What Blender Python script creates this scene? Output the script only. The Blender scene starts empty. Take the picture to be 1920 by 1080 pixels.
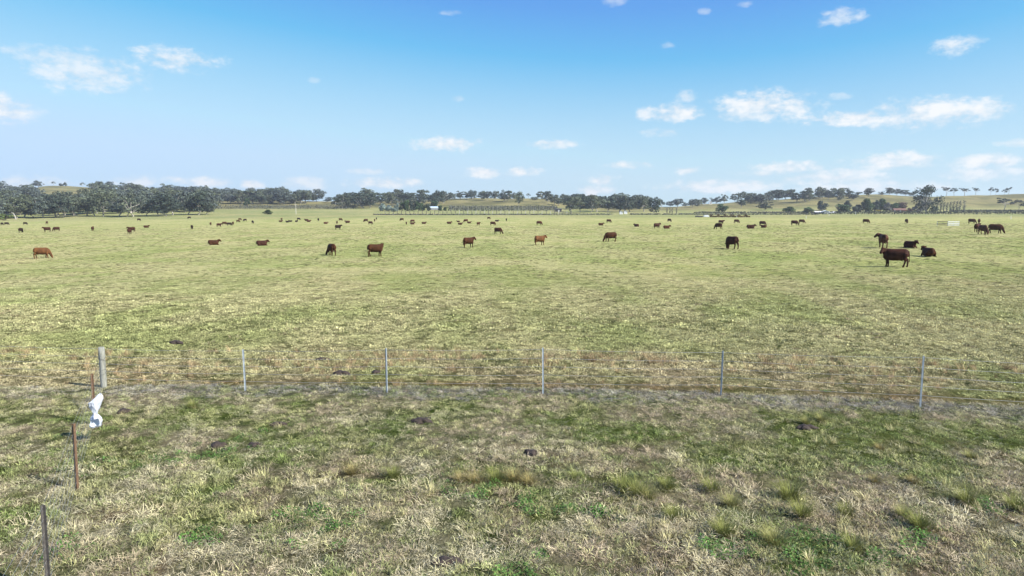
import bpy, bmesh, math, random
import numpy as np
from mathutils import Vector, Matrix, Euler
S = bpy.context.scene
C = S.collection
random.seed(7)
RNG = np.random.default_rng(11)

# ------------------------------------------------------------------ camera, sky, sun, exposure
H = 4.8                      # camera height
F = 1280.0                   # focal length in pixels of a 1920 wide frame
V0 = 397.0                   # true horizon row
PITCH = math.atan((540 - V0) / F)
cam = bpy.data.cameras.new('camera')
cam.sensor_width = 36.0
cam.lens = 24.0
cam.clip_start = 0.1
cam.clip_end = 9000.0
camo = bpy.data.objects.new('camera', cam)
C.objects.link(camo)
camo.location = (0, 0, H)
camo.rotation_euler = (math.pi / 2 - PITCH, 0, 0)
S.camera = camo

SUN_EL = math.radians(37.5)
SUN_AZ = math.atan2(0.90, -0.435)          # clockwise from +Y
SUN_STRENGTH = 4.4
SKY_STRENGTH = 0.07
EXPOSURE = 1.15

w = bpy.data.worlds.new('World')
S.world = w
w.use_nodes = True
wn, wl = w.node_tree.nodes, w.node_tree.links
wn.clear()


def px2azel(u, v):
    f = Vector((0, math.cos(PITCH), -math.sin(PITCH)))
    up = Vector((0, math.sin(PITCH), math.cos(PITCH)))
    d = f * F + Vector((1, 0, 0)) * (u - 960) + up * (540 - v)
    d.normalize()
    return math.atan2(d.x, d.y), math.asin(d.z)


def mth(op, a, b=None, c=None):
    n = wn.new('ShaderNodeMath')
    n.operation = op
    for i, s in enumerate((a, b, c)):
        if s is None:
            continue
        if isinstance(s, (int, float)):
            n.inputs[i].default_value = s
        else:
            wl.new(s, n.inputs[i])
    return n.outputs[0]


wout = wn.new('ShaderNodeOutputWorld')
bg = wn.new('ShaderNodeBackground')
bg.inputs['Strength'].default_value = SKY_STRENGTH
wl.new(bg.outputs[0], wout.inputs[0])
sky = wn.new('ShaderNodeTexSky')
sky.sky_type = 'NISHITA'
sky.sun_disc = False
sky.sun_elevation = SUN_EL
sky.sun_rotation = SUN_AZ
sky.altitude = 300
sky.air_density = 1.0
sky.dust_density = 0.3
sky.ozone_density = 1.0
tc = wn.new('ShaderNodeTexCoord')
sep = wn.new('ShaderNodeSeparateXYZ')
wl.new(tc.outputs['Generated'], sep.inputs[0])
az = mth('ARCTAN2', sep.outputs[0], sep.outputs[1])
el = mth('ARCSINE', sep.outputs[2])
# ragged edges: the cloud outlines are pushed about by noise
comb = wn.new('ShaderNodeCombineXYZ')
wl.new(mth('MULTIPLY', az, 1.0), comb.inputs[0])
wl.new(mth('MULTIPLY', el, 1.7), comb.inputs[1])
nz = wn.new('ShaderNodeTexNoise')
nz.inputs['Scale'].default_value = 30
nz.inputs['Detail'].default_value = 7
nz.inputs['Roughness'].default_value = 0.62
wl.new(comb.outputs[0], nz.inputs['Vector'])
nz2 = wn.new('ShaderNodeTexNoise')
nz2.inputs['Scale'].default_value = 75
nz2.inputs['Detail'].default_value = 8
nz2.inputs['Roughness'].default_value = 0.6
wl.new(comb.outputs[0], nz2.inputs['Vector'])
rag = mth('ADD', mth('MULTIPLY', mth('SUBTRACT', nz.outputs[0], 0.5), 2.7),
          mth('MULTIPLY', mth('SUBTRACT', nz2.outputs[0], 0.5), 1.7))
CLOUDS = [(118, 108, 80, 16, .42), (165, 133, 82, 30, .55), (112, 118, 34, 18, .45), (338, 112, 64, 19, .6), (8, 205, 40, 24, .75), (70, 210, 14, 6, .3),
          (858, 184, 14, 6, .45), (838, 270, 66, 14, .75), (1036, 271, 46, 9, .5), (905, 324, 38, 10, .8), (980, 322, 34, 9, .7),
          (725, 342, 76, 10, .6), (570, 345, 45, 14, .35), (690, 322, 40, 6, .3), (1575, 33, 36, 15, .5), (1786, 86, 30, 15, .65), (1818, 76, 22, 7, .5),
          (1262, 211, 56, 15, .75), (1285, 180, 20, 13, .45), (1430, 198, 92, 25, .85), (1400, 215, 60, 12, .6), (1205, 213, 14, 11, .6),
          (1610, 222, 92, 14, .75), (1740, 212, 105, 24, .9), (1830, 208, 52, 16, .75), (1240, 248, 35, 8, .4), (1180, 309, 42, 7, .5),
          (1290, 320, 22, 8, .7), (1480, 315, 65, 11, .6), (1560, 332, 88, 13, .7), (1675, 302, 70, 15, .85), (1850, 303, 50, 12, .6),
          (1905, 268, 25, 6, .5), (1130, 337, 28, 10, .6), (1115, 358, 40, 10, .7), (1850, 325, 60, 12, .4), (1430, 325, 60, 6, .4),
          (260, 340, 45, 10, .35), (380, 342, 60, 9, .45), (470, 345, 20, 9, .5), (1350, 350, 110, 12, .45), (1570, 181, 20, 6, .3),
          (845, 24, 20, 5, .25), (1150, 3, 22, 8, .3), (1322, 21, 12, 6, .3), (1400, 8, 14, 5, .3), (1250, 85, 14, 6, .25), (590, 150, 12, 5, .2),
          (1640, 350, 120, 10, .4), (60, 345, 60, 12, .3)]
clouds = [(px2azel(u, v), a / F, b / F, o * (1.6 if v > 300 else 1.3 if v > 250 else 1.05)) for u, v, a, b, o in CLOUDS]
rr = random.Random(5)
for k in range(34):          # the same fair-weather clouds all round
    a = rr.uniform(0.75, 2 * math.pi - 0.75)
    a = a - 2 * math.pi if a > math.pi else a
    e = rr.uniform(0.02, 0.3)
    s = rr.uniform(.02, .07)
    clouds.append(((a, e), s, s * rr.uniform(.16, .3), rr.uniform(.4, .85)))
for k in range(14):          # and some higher up, outside the frame
    clouds.append(((rr.uniform(-3, 3), rr.uniform(.48, 1.1)), rr.uniform(.05, .14), rr.uniform(.03, .06), rr.uniform(.4, .8)))
mask = None
for (ca, ce), ra, re_, op in clouds:
    da = mth('MULTIPLY', mth('SUBTRACT', az, ca), 1 / (ra * 1.2))
    de = mth('MULTIPLY', mth('SUBTRACT', el, ce), 1 / (re_ * 1.25))
    r2 = mth('ADD', mth('MULTIPLY', da, da), mth('MULTIPLY', de, de))
    # flatter below than above
    val = mth('ADD', mth('SUBTRACT', 0.75, r2), rag)
    mr = wn.new('ShaderNodeMapRange')
    mr.interpolation_type = 'SMOOTHSTEP'
    mr.inputs['From Min'].default_value = -0.2
    mr.inputs['From Max'].default_value = 1.1
    mr.inputs['To Max'].default_value = min(op * 1.2, .95)
    wl.new(val, mr.inputs['Value'])
    mask = mr.outputs[0] if mask is None else mth('MAXIMUM', mask, mr.outputs[0])
hz = wn.new('ShaderNodeMix')
hz.data_type = 'RGBA'
hz.blend_type = 'MULTIPLY'
hz.inputs['Factor'].default_value = 1.0
hz.inputs['B'].default_value = (0.64, 0.92, 1.13, 1)
wl.new(sky.outputs[0], hz.inputs['A'])
mixc = wn.new('ShaderNodeMix')
mixc.data_type = 'RGBA'
wl.new(mask, mixc.inputs['Factor'])
# the camera's rendering of that blue
sc_, cc_ = wn.new('ShaderNodeSeparateColor'), wn.new('ShaderNodeCombineColor')
wl.new(hz.outputs['Result'], sc_.inputs[0])
for k_, (A_, q_, t0_, lo_) in enumerate(((3.9, 1.197, 1.189, .72), (5.6, .610, 1.649, .95))):
    e_ = mth('EXPONENT', mth('MULTIPLY', mth('SUBTRACT', sc_.outputs[k_], t0_), -q_))
    v_ = mth('MAXIMUM', mth('MULTIPLY', mth('SUBTRACT', 1.0, e_), A_), mth('MULTIPLY', sc_.outputs[k_], lo_))
    wl.new(mth('MINIMUM', v_, (3.7, 5.08)[k_]), cc_.inputs[k_])
wl.new(mth('MULTIPLY', mth('POWER', mth('MAXIMUM', sc_.outputs[2], 0.0), .3), 3.44), cc_.inputs[2])
wl.new(cc_.outputs[0], mixc.inputs['A'])
shade = wn.new('ShaderNodeMix')
shade.data_type = 'RGBA'
shade.inputs['A'].default_value = (4.9, 5.35, 5.8, 1)
shade.inputs['B'].default_value = (6.3, 6.4, 6.5, 1)
mrs = wn.new('ShaderNodeMapRange')
mrs.inputs['From Min'].default_value = .35
mrs.inputs['From Max'].default_value = .58
wl.new(nz.outputs[0], mrs.inputs['Value'])
wl.new(mrs.outputs[0], shade.inputs['Factor'])
wl.new(shade.outputs['Result'], mixc.inputs['B'])
wl.new(mixc.outputs['Result'], bg.inputs['Color'])

sun = bpy.data.lights.new('sun', 'SUN')
sun.energy = SUN_STRENGTH
sun.angle = math.radians(0.53)
sun.color = (1.0, 0.955, 0.88)
suno = bpy.data.objects.new('sun', sun)
C.objects.link(suno)
sdir = Vector((math.sin(SUN_AZ) * math.cos(SUN_EL), math.cos(SUN_AZ) * math.cos(SUN_EL), math.sin(SUN_EL)))
suno.rotation_euler = sdir.to_track_quat('Z', 'Y').to_euler()

S.view_settings.view_transform = 'Standard'
S.view_settings.look = 'None'
S.view_settings.exposure = EXPOSURE
S.view_settings.gamma = 1
S.view_settings.use_curve_mapping = False

# ------------------------------------------------------------------ noise and helpers


def _hash(ix, iy, seed):
    n = (ix.astype(np.int64) * 374761393 + iy.astype(np.int64) * 668265263 + seed * 1442695041) & 0xffffffff
    n = ((n ^ (n >> 13)) * 1274126177) & 0xffffffff
    n = n ^ (n >> 16)
    return (n & 0xffff) / 65535.0


def vnoise(x, y, seed=0):
    ix, iy = np.floor(x), np.floor(y)
    fx, fy = x - ix, y - iy
    fx = fx * fx * (3 - 2 * fx)
    fy = fy * fy * (3 - 2 * fy)
    a = _hash(ix, iy, seed)
    b = _hash(ix + 1, iy, seed)
    c = _hash(ix, iy + 1, seed)
    d = _hash(ix + 1, iy + 1, seed)
    return (a * (1 - fx) + b * fx) * (1 - fy) + (c * (1 - fx) + d * fx) * fy


def fbm(x, y, scale, seed=0, octv=4, gain=.5):
    t, amp, tot = 0, 1, 0
    x = np.asarray(x, float) / scale
    y = np.asarray(y, float) / scale
    for k in range(octv):
        t = t + amp * vnoise(x * 2 ** k + 17.3 * k, y * 2 ** k - 9.1 * k, seed + k)
        tot += amp
        amp *= gain
    return t / tot


def sstep(a, b, x):
    t = np.clip((x - a) / (b - a), 0, 1)
    return t * t * (3 - 2 * t)


def ray(u, v):
    """slope z/y and x/y of the line of sight through a point of the photograph"""
    dy = F * math.cos(PITCH) + (540 - v) * math.sin(PITCH)
    dz = -F * math.sin(PITCH) + (540 - v) * math.cos(PITCH)
    return (u - 960) / dy, dz / dy


# terrain: rows at which the ground shows, by bearing and distance (surveyed off the photograph)
COLS = [
    (-500, [(450, 409), (600, 396), (800, 376), (1000, 366)]),
    (0, [(450, 411.5), (520, 404), (700, 386), (900, 370), (1050, 363)]),
    (60, [(450, 411), (520, 404), (700, 383), (900, 362), (1050, 353)]),
    (110, [(450, 410), (520, 403), (700, 380), (900, 358), (1050, 347.5)]),
    (180, [(450, 408.5), (520, 402), (700, 380), (900, 360), (1050, 351.5)]),
    (300, [(450, 407), (520, 400.5), (640, 390), (800, 374), (1000, 357.5)]),
    (400, [(450, 407), (540, 400), (640, 393), (740, 385.5), (800, 381), (1000, 363)]),
    (520, [(450, 406.5), (540, 400), (640, 393), (740, 385.5), (800, 381), (950, 373)]),
    (620, [(450, 405), (540, 399), (640, 392.5), (740, 385), (800, 380), (900, 378)]),
    (700, [(450, 404.5), (520, 399.5), (600, 394), (740, 385), (900, 376)]),
    (800, [(450, 404), (520, 399.5), (590, 394), (700, 387), (900, 374)]),
    (870, [(450, 404), (540, 398.5), (570, 396.5), (660, 387.5), (760, 380), (880, 371.5)]),
    (960, [(450, 404), (540, 398.5), (570, 396.5), (660, 387.5), (760, 380), (880, 370.5)]),
    (1020, [(450, 404), (540, 398.5), (570, 396.5), (660, 388.5), (760, 380), (880, 372)]),
    (1080, [(450, 404.5), (540, 400), (600, 397), (760, 386), (880, 377)]),
    (1150, [(450, 405), (540, 401), (640, 397), (760, 391), (880, 387)]),
    (1250, [(450, 405), (540, 402), (640, 395.5), (760, 391), (880, 388.5)]),
    (1330, [(450, 405.5), (540, 402), (640, 395), (760, 388), (900, 382)]),
    (1430, [(450, 405.5), (540, 401.5), (640, 394), (760, 384), (900, 373)]),
    (1520, [(450, 405.5), (540, 400.5), (600, 398), (760, 379), (900, 367)]),
    (1600, [(450, 405.5), (540, 400.5), (600, 398), (760, 376), (900, 363)]),
    (1720, [(450, 405.5), (540, 400.5), (600, 398), (760, 377), (900, 366.5)]),
    (1820, [(450, 405.5), (540, 400.5), (600, 398), (760, 377), (900, 365.5)]),
    (1920, [(450, 405.5), (540, 400.5), (600, 398), (760, 375), (900, 362)]),
    (2400, [(450, 405.5), (540, 400.5), (600, 398), (760, 374), (900, 362)]),
]
DN = np.array([0, 150, 250, 350, 450, 500, 540, 570, 600, 640, 700, 760, 820, 880, 950, 1050, 1200, 1500, 2000, 4000], float)


def tilt(u):
    return np.clip(1.1 * (u - 840) / 900, -1.35, 1.2)


CU = np.array([c[0] for c in COLS], float)
CZ = np.zeros((len(COLS), len(DN)))
for i, (u, tab) in enumerate(COLS):
    zt0 = float(tilt(u))
    ds = [0, 250] + [t[0] for t in tab]
    zs = [zt0, zt0] + [H + ray(u, t[1])[1] * t[0] for t in tab]
    last, zl = ds[-1], zs[-1]
    for j, d in enumerate(DN):
        if d <= last:
            CZ[i, j] = np.interp(d, ds, zs)
        else:
            CZ[i, j] = zl - min((d - last) * .04, zl * .6 + 3)


def terrain(x, y):
    x = np.asarray(x, float)
    y = np.asarray(y, float)
    r = np.hypot(x, y)
    d = np.maximum(y, r * .45)
    yy = np.maximum(y, .3 * r + 1e-3)
    u = np.clip(960 + F * math.cos(PITCH) * x / yy, -499, 2399)
    i = np.clip(np.searchsorted(CU, u, side='right') - 1, 0, len(CU) - 2)
    fu = (u - CU[i]) / (CU[i + 1] - CU[i])
    fu = fu * fu * (3 - 2 * fu)
    j = np.clip(np.searchsorted(DN, d, side='right') - 1, 0, len(DN) - 2)
    fd = (d - DN[j]) / (DN[j + 1] - DN[j])
    z = (CZ[i, j] * (1 - fu) + CZ[i + 1, j] * fu) * (1 - fd) + (CZ[i, j + 1] * (1 - fu) + CZ[i + 1, j + 1] * fu) * fd
    z = z * sstep(25, 95, r) * sstep(-300, 100, y)
    z = z + sstep(620, 900, r) * (fbm(x, y, 60, 3, 3) - .5) * 3.0
    z = z + (fbm(x, y, 2.2, 40, 3) - .5) * .09 * sstep(0, 8, r)
    return z


def tz(x, y):
    return float(terrain(np.array([x]), np.array([y]))[0])


_DS = np.concatenate([np.arange(6, 60, .05), np.arange(60, 300, .3), np.arange(300, 1300, 1.0)])


def ground_at(u, v, dmax=1300):
    """the first point where the line of sight through a photograph point meets the ground"""
    sx, sz = ray(u, v)
    z = terrain(sx * _DS, _DS)
    hit = np.nonzero((H + sz * _DS <= z) & (_DS < dmax))[0]
    if len(hit):
        d = _DS[hit[0]]
    else:                         # above the skyline: stand on the crest
        m = (_DS > 350) & (_DS < 1100)
        k = np.argmax((z[m] - H) / _DS[m])
        d = _DS[m][k]
    x = sx * d
    return float(x), float(d), tz(x, d)


def mesh_obj(name, verts, faces, mat, parent=None, smooth=False, mesh=None):
    if mesh is None:
        mesh = bpy.data.meshes.new(name)
        mesh.from_pydata([tuple(v) for v in verts], [], [tuple(f) for f in faces])
        if smooth:
            mesh.polygons.foreach_set('use_smooth', [True] * len(mesh.polygons))
        if mat:
            mesh.materials.append(mat)
    o = bpy.data.objects.new(name, mesh)
    C.objects.link(o)
    if parent:
        o.parent = parent
    return o


def np_mesh(name, V, Fq, mat):
    """V (n,3), Fq (m,k) all faces with the same corner count"""
    me = bpy.data.meshes.new(name)
    k = Fq.shape[1]
    me.vertices.add(len(V))
    me.vertices.foreach_set('co', np.ascontiguousarray(V, np.float32).ravel())
    me.loops.add(Fq.size)
    me.loops.foreach_set('vertex_index', np.ascontiguousarray(Fq, np.int32).ravel())
    me.polygons.add(len(Fq))
    me.polygons.foreach_set('loop_start', np.arange(0, Fq.size, k, dtype=np.int32))
    me.update(calc_edges=True)
    if mat:
        me.materials.append(mat)
    return me


def tag(o, label=None, cat=None, group=None, kind=None):
    if label:
        o['label'] = label
    if cat:
        o['category'] = cat
    if group:
        o['group'] = group
    if kind:
        o['kind'] = kind
    return o


def empty(name, loc, rz=0):
    o = bpy.data.objects.new(name, None)
    o.empty_display_size = .2
    C.objects.link(o)
    o.location = loc
    o.rotation_euler = (0, 0, rz)
    return o


class MB:
    def __init__(s):
        s.v, s.f = [], []

    def box(s, c, d, rot=None):
        b = len(s.v)
        for sx in (-.5, .5):
            for sy in (-.5, .5):
                for sz in (-.5, .5):
                    p = Vector((sx * d[0], sy * d[1], sz * d[2]))
                    if rot:
                        p = rot @ p
                    s.v.append(tuple(p + Vector(c)))
        s.f += [tuple(b + i for i in q) for q in ((0, 1, 3, 2), (4, 6, 7, 5), (0, 4, 5, 1), (2, 3, 7, 6), (0, 2, 6, 4), (1, 5, 7, 3))]
        return s

    def tube(s, pts, rad, n=8, cap=True):
        """pts: points; rad: radius or (ry, rz) per point; rings lie across the path"""
        b = len(s.v)
        P = [Vector(p) for p in pts]
        up0 = Vector((0, 0, 1))
        for i, p in enumerate(P):
            t = (P[min(i + 1, len(P) - 1)] - P[max(i - 1, 0)]).normalized()
            ref = up0 if abs(t.z) < .85 else Vector((1, 0, 0))
            side = t.cross(ref).normalized()
            up = side.cross(t).normalized()
            r = rad[i] if isinstance(rad, (list, tuple)) else rad
            ry, rz = r if isinstance(r, (list, tuple)) else (r, r)
            for k in range(n):
                a = 2 * math.pi * k / n
                s.v.append(tuple(p + side * (ry * math.cos(a)) + up * (rz * math.sin(a))))
        for i in range(len(P) - 1):
            for k in range(n):
                a, c = b + i * n + k, b + i * n + (k + 1) % n
                s.f.append((a, c, c + n, a + n))
        if cap:
            s.f.append(tuple(b + k for k in reversed(range(n))))
            s.f.append(tuple(b + (len(P) - 1) * n + k for k in range(n)))
        return s

    def obj(s, name, mat, parent=None, smooth=False):
        return mesh_obj(name, s.v, s.f, mat, parent, smooth)


# ------------------------------------------------------------------ materials


def new_mat(name):
    m = bpy.data.materials.new(name)
    m.use_nodes = True
    nt = m.node_tree
    return m, nt.nodes, nt.links, nt.nodes['Principled BSDF']


def noisy(name, c1, c2, scale=8, rough=.8, metal=0, bump=.2, stretch=None):
    m, n, l, p = new_mat(name)
    t = n.new('ShaderNodeTexCoord')
    nz = n.new('ShaderNodeTexNoise')
    nz.inputs['Scale'].default_value = scale
    nz.inputs['Detail'].default_value = 6
    src = t.outputs['Object']
    if stretch:
        mp = n.new('ShaderNodeMapping')
        mp.inputs['Scale'].default_value = stretch
        l.new(src, mp.inputs[0])
        src = mp.outputs[0]
    l.new(src, nz.inputs['Vector'])
    r = n.new('ShaderNodeValToRGB')
    r.color_ramp.elements[0].color = (*c1, 1)
    r.color_ramp.elements[1].color = (*c2, 1)
    r.color_ramp.elements[0].position = .3
    r.color_ramp.elements[1].position = .7
    l.new(nz.outputs[0], r.inputs[0])
    l.new(r.outputs[0], p.inputs['Base Color'])
    p.inputs['Roughness'].default_value = rough
    p.inputs['Metallic'].default_value = metal
    if bump:
        b = n.new('ShaderNodeBump')
        b.inputs['Strength'].default_value = bump
        l.new(nz.outputs[0], b.inputs['Height'])
        l.new(b.outputs[0], p.inputs['Normal'])
    return m


def tinted(name, lo, hi, translucent=.0, attr=None, noise_scale=0, rough=.9):
    """base colour from the object's own colour (or an instance attribute), each loose piece a little different"""
    m, n, l, p = new_mat(name)
    if attr:
        a = n.new('ShaderNodeAttribute')
        a.attribute_type = 'INSTANCER'
        a.attribute_name = attr
        col = a.outputs['Color']
    else:
        a = n.new('ShaderNodeObjectInfo')
        col = a.outputs['Color']
    g = n.new('ShaderNodeNewGeometry')
    mr = n.new('ShaderNodeMapRange')
    mr.inputs['To Min'].default_value = lo
    mr.inputs['To Max'].default_value = hi
    if noise_scale:
        t = n.new('ShaderNodeTexCoord')
        nz = n.new('ShaderNodeTexNoise')
        nz.inputs['Scale'].default_value = noise_scale
        nz.inputs['Detail'].default_value = 5
        l.new(t.outputs['Object'], nz.inputs['Vector'])
        mr.inputs['From Min'].default_value = .3
        mr.inputs['From Max'].default_value = .7
        l.new(nz.outputs[0], mr.inputs['Value'])
    else:
        l.new(g.outputs['Random Per Island'], mr.inputs['Value'])
    mx = n.new('ShaderNodeVectorMath')
    mx.operation = 'SCALE'
    l.new(col, mx.inputs[0])
    l.new(mr.outputs[0], mx.inputs['Scale'])
    l.new(mx.outputs[0], p.inputs['Base Color'])
    p.inputs['Roughness'].default_value = rough
    p.inputs['Specular IOR Level'].default_value = .12
    if translucent:
        tr = n.new('ShaderNodeBsdfTranslucent')
        l.new(mx.outputs[0], tr.inputs[0])
        ms = n.new('ShaderNodeMixShader')
        ms.inputs[0].default_value = translucent
        l.new(p.outputs[0], ms.inputs[1])
        l.new(tr.outputs[0], ms.inputs[2])
        l.new(ms.outputs[0], n['Material Output'].inputs[0])
    return m


M_blade = tinted('grass_blade', .42, 1.7, .22, attr='tint')
M_leaf = tinted('tree_leaf', .55, 1.75, .15)
M_tuss = tinted('tussock_blade', .55, 1.5, .2)
M_hide = tinted('cow_hide', .5, 1.5, noise_scale=2.6, rough=.75)
M_bark = noisy('pale_bark', (.24, .22, .19), (.46, .43, .39), 14, .9, bump=.1)
M_darkbark = noisy('dark_bark', (.06, .05, .042), (.12, .10, .085), 14, .9, bump=.1)
M_timber = noisy('weathered_timber', (.16, .165, .135), (.29, .29, .245), 7, .85, stretch=(5, 5, .5))
M_galv = noisy('galvanised_steel', (.30, .35, .39), (.43, .48, .52), 20, .5, .35, .05)
M_rust = noisy('rusty_steel', (.085, .052, .03), (.17, .10, .058), 25, .85, .1, .2)
M_darksteel = noisy('dark_steel', (.05, .045, .04), (.11, .10, .09), 25, .7, .3, .1)
M_wire = noisy('wire', (.30, .31, .31), (.42, .43, .43), 20, .5, .4, 0)
M_dung = noisy('dung', (.018, .012, .009), (.05, .035, .025), 14, .9, bump=.6)
M_white = noisy('white_paint', (.70, .71, .70), (.80, .80, .79), 3, .6, bump=0)
M_roofblue = noisy('pale_blue_roof', (.42, .55, .62), (.55, .66, .70), 1, .5, bump=0)
M_roofgrey = noisy('grey_roof', (.50, .52, .54), (.66, .68, .70), 1, .5, bump=0)
M_brick = noisy('orange_brick', (.26, .11, .065), (.36, .16, .09), 2, .85, bump=0)
M_tile = noisy('red_tile', (.15, .075, .05), (.20, .10, .065), 2, .8, bump=0)
M_dark = noisy('dark_wall', (.03, .03, .033), (.06, .06, .06), 2, .8, bump=0)
M_glass, _n, _l, _p = new_mat('window_glass')
_p.inputs['Base Color'].default_value = (.03, .04, .05, 1)
_p.inputs['Roughness'].default_value = .1
M_pole = noisy('pale_pole', (.42, .40, .34), (.54, .51, .45), 5, .8, bump=0)
M_eye, _n, _l, _p = new_mat('eye')
_p.inputs['Base Color'].default_value = (.01, .008, .006, 1)
_p.inputs['Roughness'].default_value = .15

# white plastic film: thin enough to let light through
M_bag, n, l, p = new_mat('white_plastic_film')
p.inputs['Base Color'].default_value = (.64, .67, .72, 1)
p.inputs['Roughness'].default_value = .4
tr = n.new('ShaderNodeBsdfTranslucent')
tr.inputs[0].default_value = (.55, .62, .72, 1)
ms = n.new('ShaderNodeMixShader')
ms.inputs[0].default_value = .3
l.new(p.outputs[0], ms.inputs[1])
l.new(tr.outputs[0], ms.inputs[2])
l.new(ms.outputs[0], n['Material Output'].inputs[0])

# ------------------------------------------------------------------ ground colour: what grows where
STRAW = np.array([.50, .44, .24])
GREEN = np.array([.175, .222, .068])
YGREEN = np.array([.37, .36, .163])
PINK = np.array([.335, .27, .165])
STRAWV = np.array([.53, .475, .305])
GREY = np.array([.31, .295, .255])
EARTH = np.array([.36, .215, .10])
HILL = np.array([.27, .235, .12])


def fence_y(x):
    return 18.1 - .07 * x - .006 * np.clip(x, -12, 14) ** 2


def mixc3(a, b, t):
    return a * (1 - t[:, None]) + b * t[:, None]


def zones(x, y):
    s = y - fence_y(x)
    wob = (fbm(x, y, 1.1, 90, 3) - .5)
    grey = sstep(-1.25, -.35, s + wob * 1.8) * (1 - sstep(.05, .3, s + wob * .5)) * (.45 + .55 * sstep(-11.6, -10.6, x))
    bare = sstep(.15, .4, s + wob * .3) * (1 - sstep(.7, 1.15, s + wob * .6)) * sstep(-9.5, -8, x)
    return s, grey, bare


def deadness(x, y):
    a = .45 * fbm(x, y, 1.3, 1, 4) + .35 * fbm(x, y, 3.6, 7, 3) + .2 * fbm(x, y, .4, 9, 2)
    return sstep(.38, .61, a + .012 * sstep(13.5, 11, y) - .008 * sstep(12.5, 14.5, y) * sstep(17.5, 16, y))


def tint(x, y):
    x = np.asarray(x, float).ravel()
    y = np.asarray(y, float).ravel()
    s, grey, bare = zones(x, y)
    r = np.hypot(x, y)
    # verge in front of the fence: green and dead straw patches
    a = deadness(x, y)
    b = fbm(x, y, .8, 21, 3)
    col = mixc3(np.tile(GREEN * 1.25, (len(x), 1)), STRAWV * .95, a)
    col = mixc3(col, PINK * 1.05, sstep(.52, .68, b) * sstep(15.0, 11.5, y) * .85)
    # paddock behind the fence: close grazed, yellow green with paler drifts
    c = fbm(x, y * .55, 3.5, 51, 4)
    c2 = fbm(x, y * .3, 26, 61, 3)
    pad = mixc3(np.tile(YGREEN * np.array([.93, 1.0, .9]), (len(x), 1)), STRAW * np.array([.95, .98, .95]), sstep(.25, .68, c) * .75)
    pad = mixc3(pad, GREEN * 1.6, sstep(.52, .72, c2) * .12 * sstep(25, 60, r))
    near = sstep(8, 1.5, s)
    pad = mixc3(pad, STRAW * np.array([.92, .86, .95]), near * .6 * sstep(.3, .6, fbm(x, y, 1.6, 71, 3)))
    pad = mixc3(pad, PINK * 1.25, near * .4 * sstep(.52, .7, fbm(x, y, 1.3, 75, 3)))
    col = mixc3(col, pad, sstep(-.2, .4, s))
    col = mixc3(col, GREY, grey * .7)
    col = mixc3(col, EARTH * 1.05, bare * (.12 + .42 * sstep(.4, .65, fbm(x, y, 1.7, 33, 3))))
    # far country
    far = sstep(330, 430, y)
    fcol = mixc3(np.tile(np.array([.335, .318, .16]), (len(x), 1)), np.array([.25, .27, .125]), sstep(.42, .6, fbm(x, y, 30, 81, 2)))
    col = mixc3(col, fcol, far * .8)
    hill = sstep(600, 720, y)
    hcol = mixc3(np.tile(HILL, (len(x), 1)), np.array([.14, .13, .07]), sstep(.42, .62, fbm(x, y * .6, 22, 83, 4)))
    col = mixc3(col, hcol, hill * .9)
    return col


# ------------------------------------------------------------------ the ground sheet
ang = np.concatenate([np.radians(np.arange(-48, 48.01, .28)), np.radians(np.arange(52, 312, 6.5))])
rad = [0.0]
rr_ = 2.5
while rr_ < 2600:
    rad.append(rr_)
    rr_ *= 1.0135 if rr_ < 90 else (1.022 if rr_ < 1300 else 1.12)
rad = np.array(rad)
na, nr = len(ang), len(rad)
A, R = np.meshgrid(ang, rad)
X, Y = R * np.sin(A), R * np.cos(A)
Z = terrain(X, Y)
V = np.stack([X, Y, Z], -1).reshape(-1, 3)
ii, jj = np.meshgrid(np.arange(nr - 1), np.arange(na), indexing='ij')
jn = (jj + 1) % na
Fq = np.stack([ii * na + jj, (ii + 1) * na + jj, (ii + 1) * na + jn, ii * na + jn], -1).reshape(-1, 4)
Fq = Fq[:, ::-1]

M_ground, n, l, p = new_mat('ground')
a = n.new('ShaderNodeAttribute')
a.attribute_name = 'tint'
geo = n.new('ShaderNodeNewGeometry')


def gnoise(scale, detail, sy=1.0):
    mp = n.new('ShaderNodeMapping')
    mp.inputs['Scale'].default_value = (1, sy, 1)
    l.new(geo.outputs['Position'], mp.inputs[0])
    t = n.new('ShaderNodeTexNoise')
    t.inputs['Scale'].default_value = scale
    t.inputs['Detail'].default_value = detail
    t.inputs['Roughness'].default_value = .65
    l.new(mp.outputs[0], t.inputs['Vector'])
    return t.outputs[0]


def ramp(src, stops):
    r = n.new('ShaderNodeValToRGB')
    r.color_ramp.elements[0].position, r.color_ramp.elements[0].color = stops[0][0], (*stops[0][1], 1)
    r.color_ramp.elements[1].position, r.color_ramp.elements[1].color = stops[-1][0], (*stops[-1][1], 1)
    for pos, cc in stops[1:-1]:
        e = r.color_ramp.elements.new(pos)
        e.color = (*cc, 1)
    l.new(src, r.inputs[0])
    return r.outputs[0]


def mul(a_, b_):
    m_ = n.new('ShaderNodeMix')
    m_.data_type = 'RGBA'
    m_.blend_type = 'MULTIPLY'
    m_.inputs['Factor'].default_value = 1
    l.new(a_, m_.inputs['A'])
    l.new(b_, m_.inputs['B'])
    return m_.outputs['Result']


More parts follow.
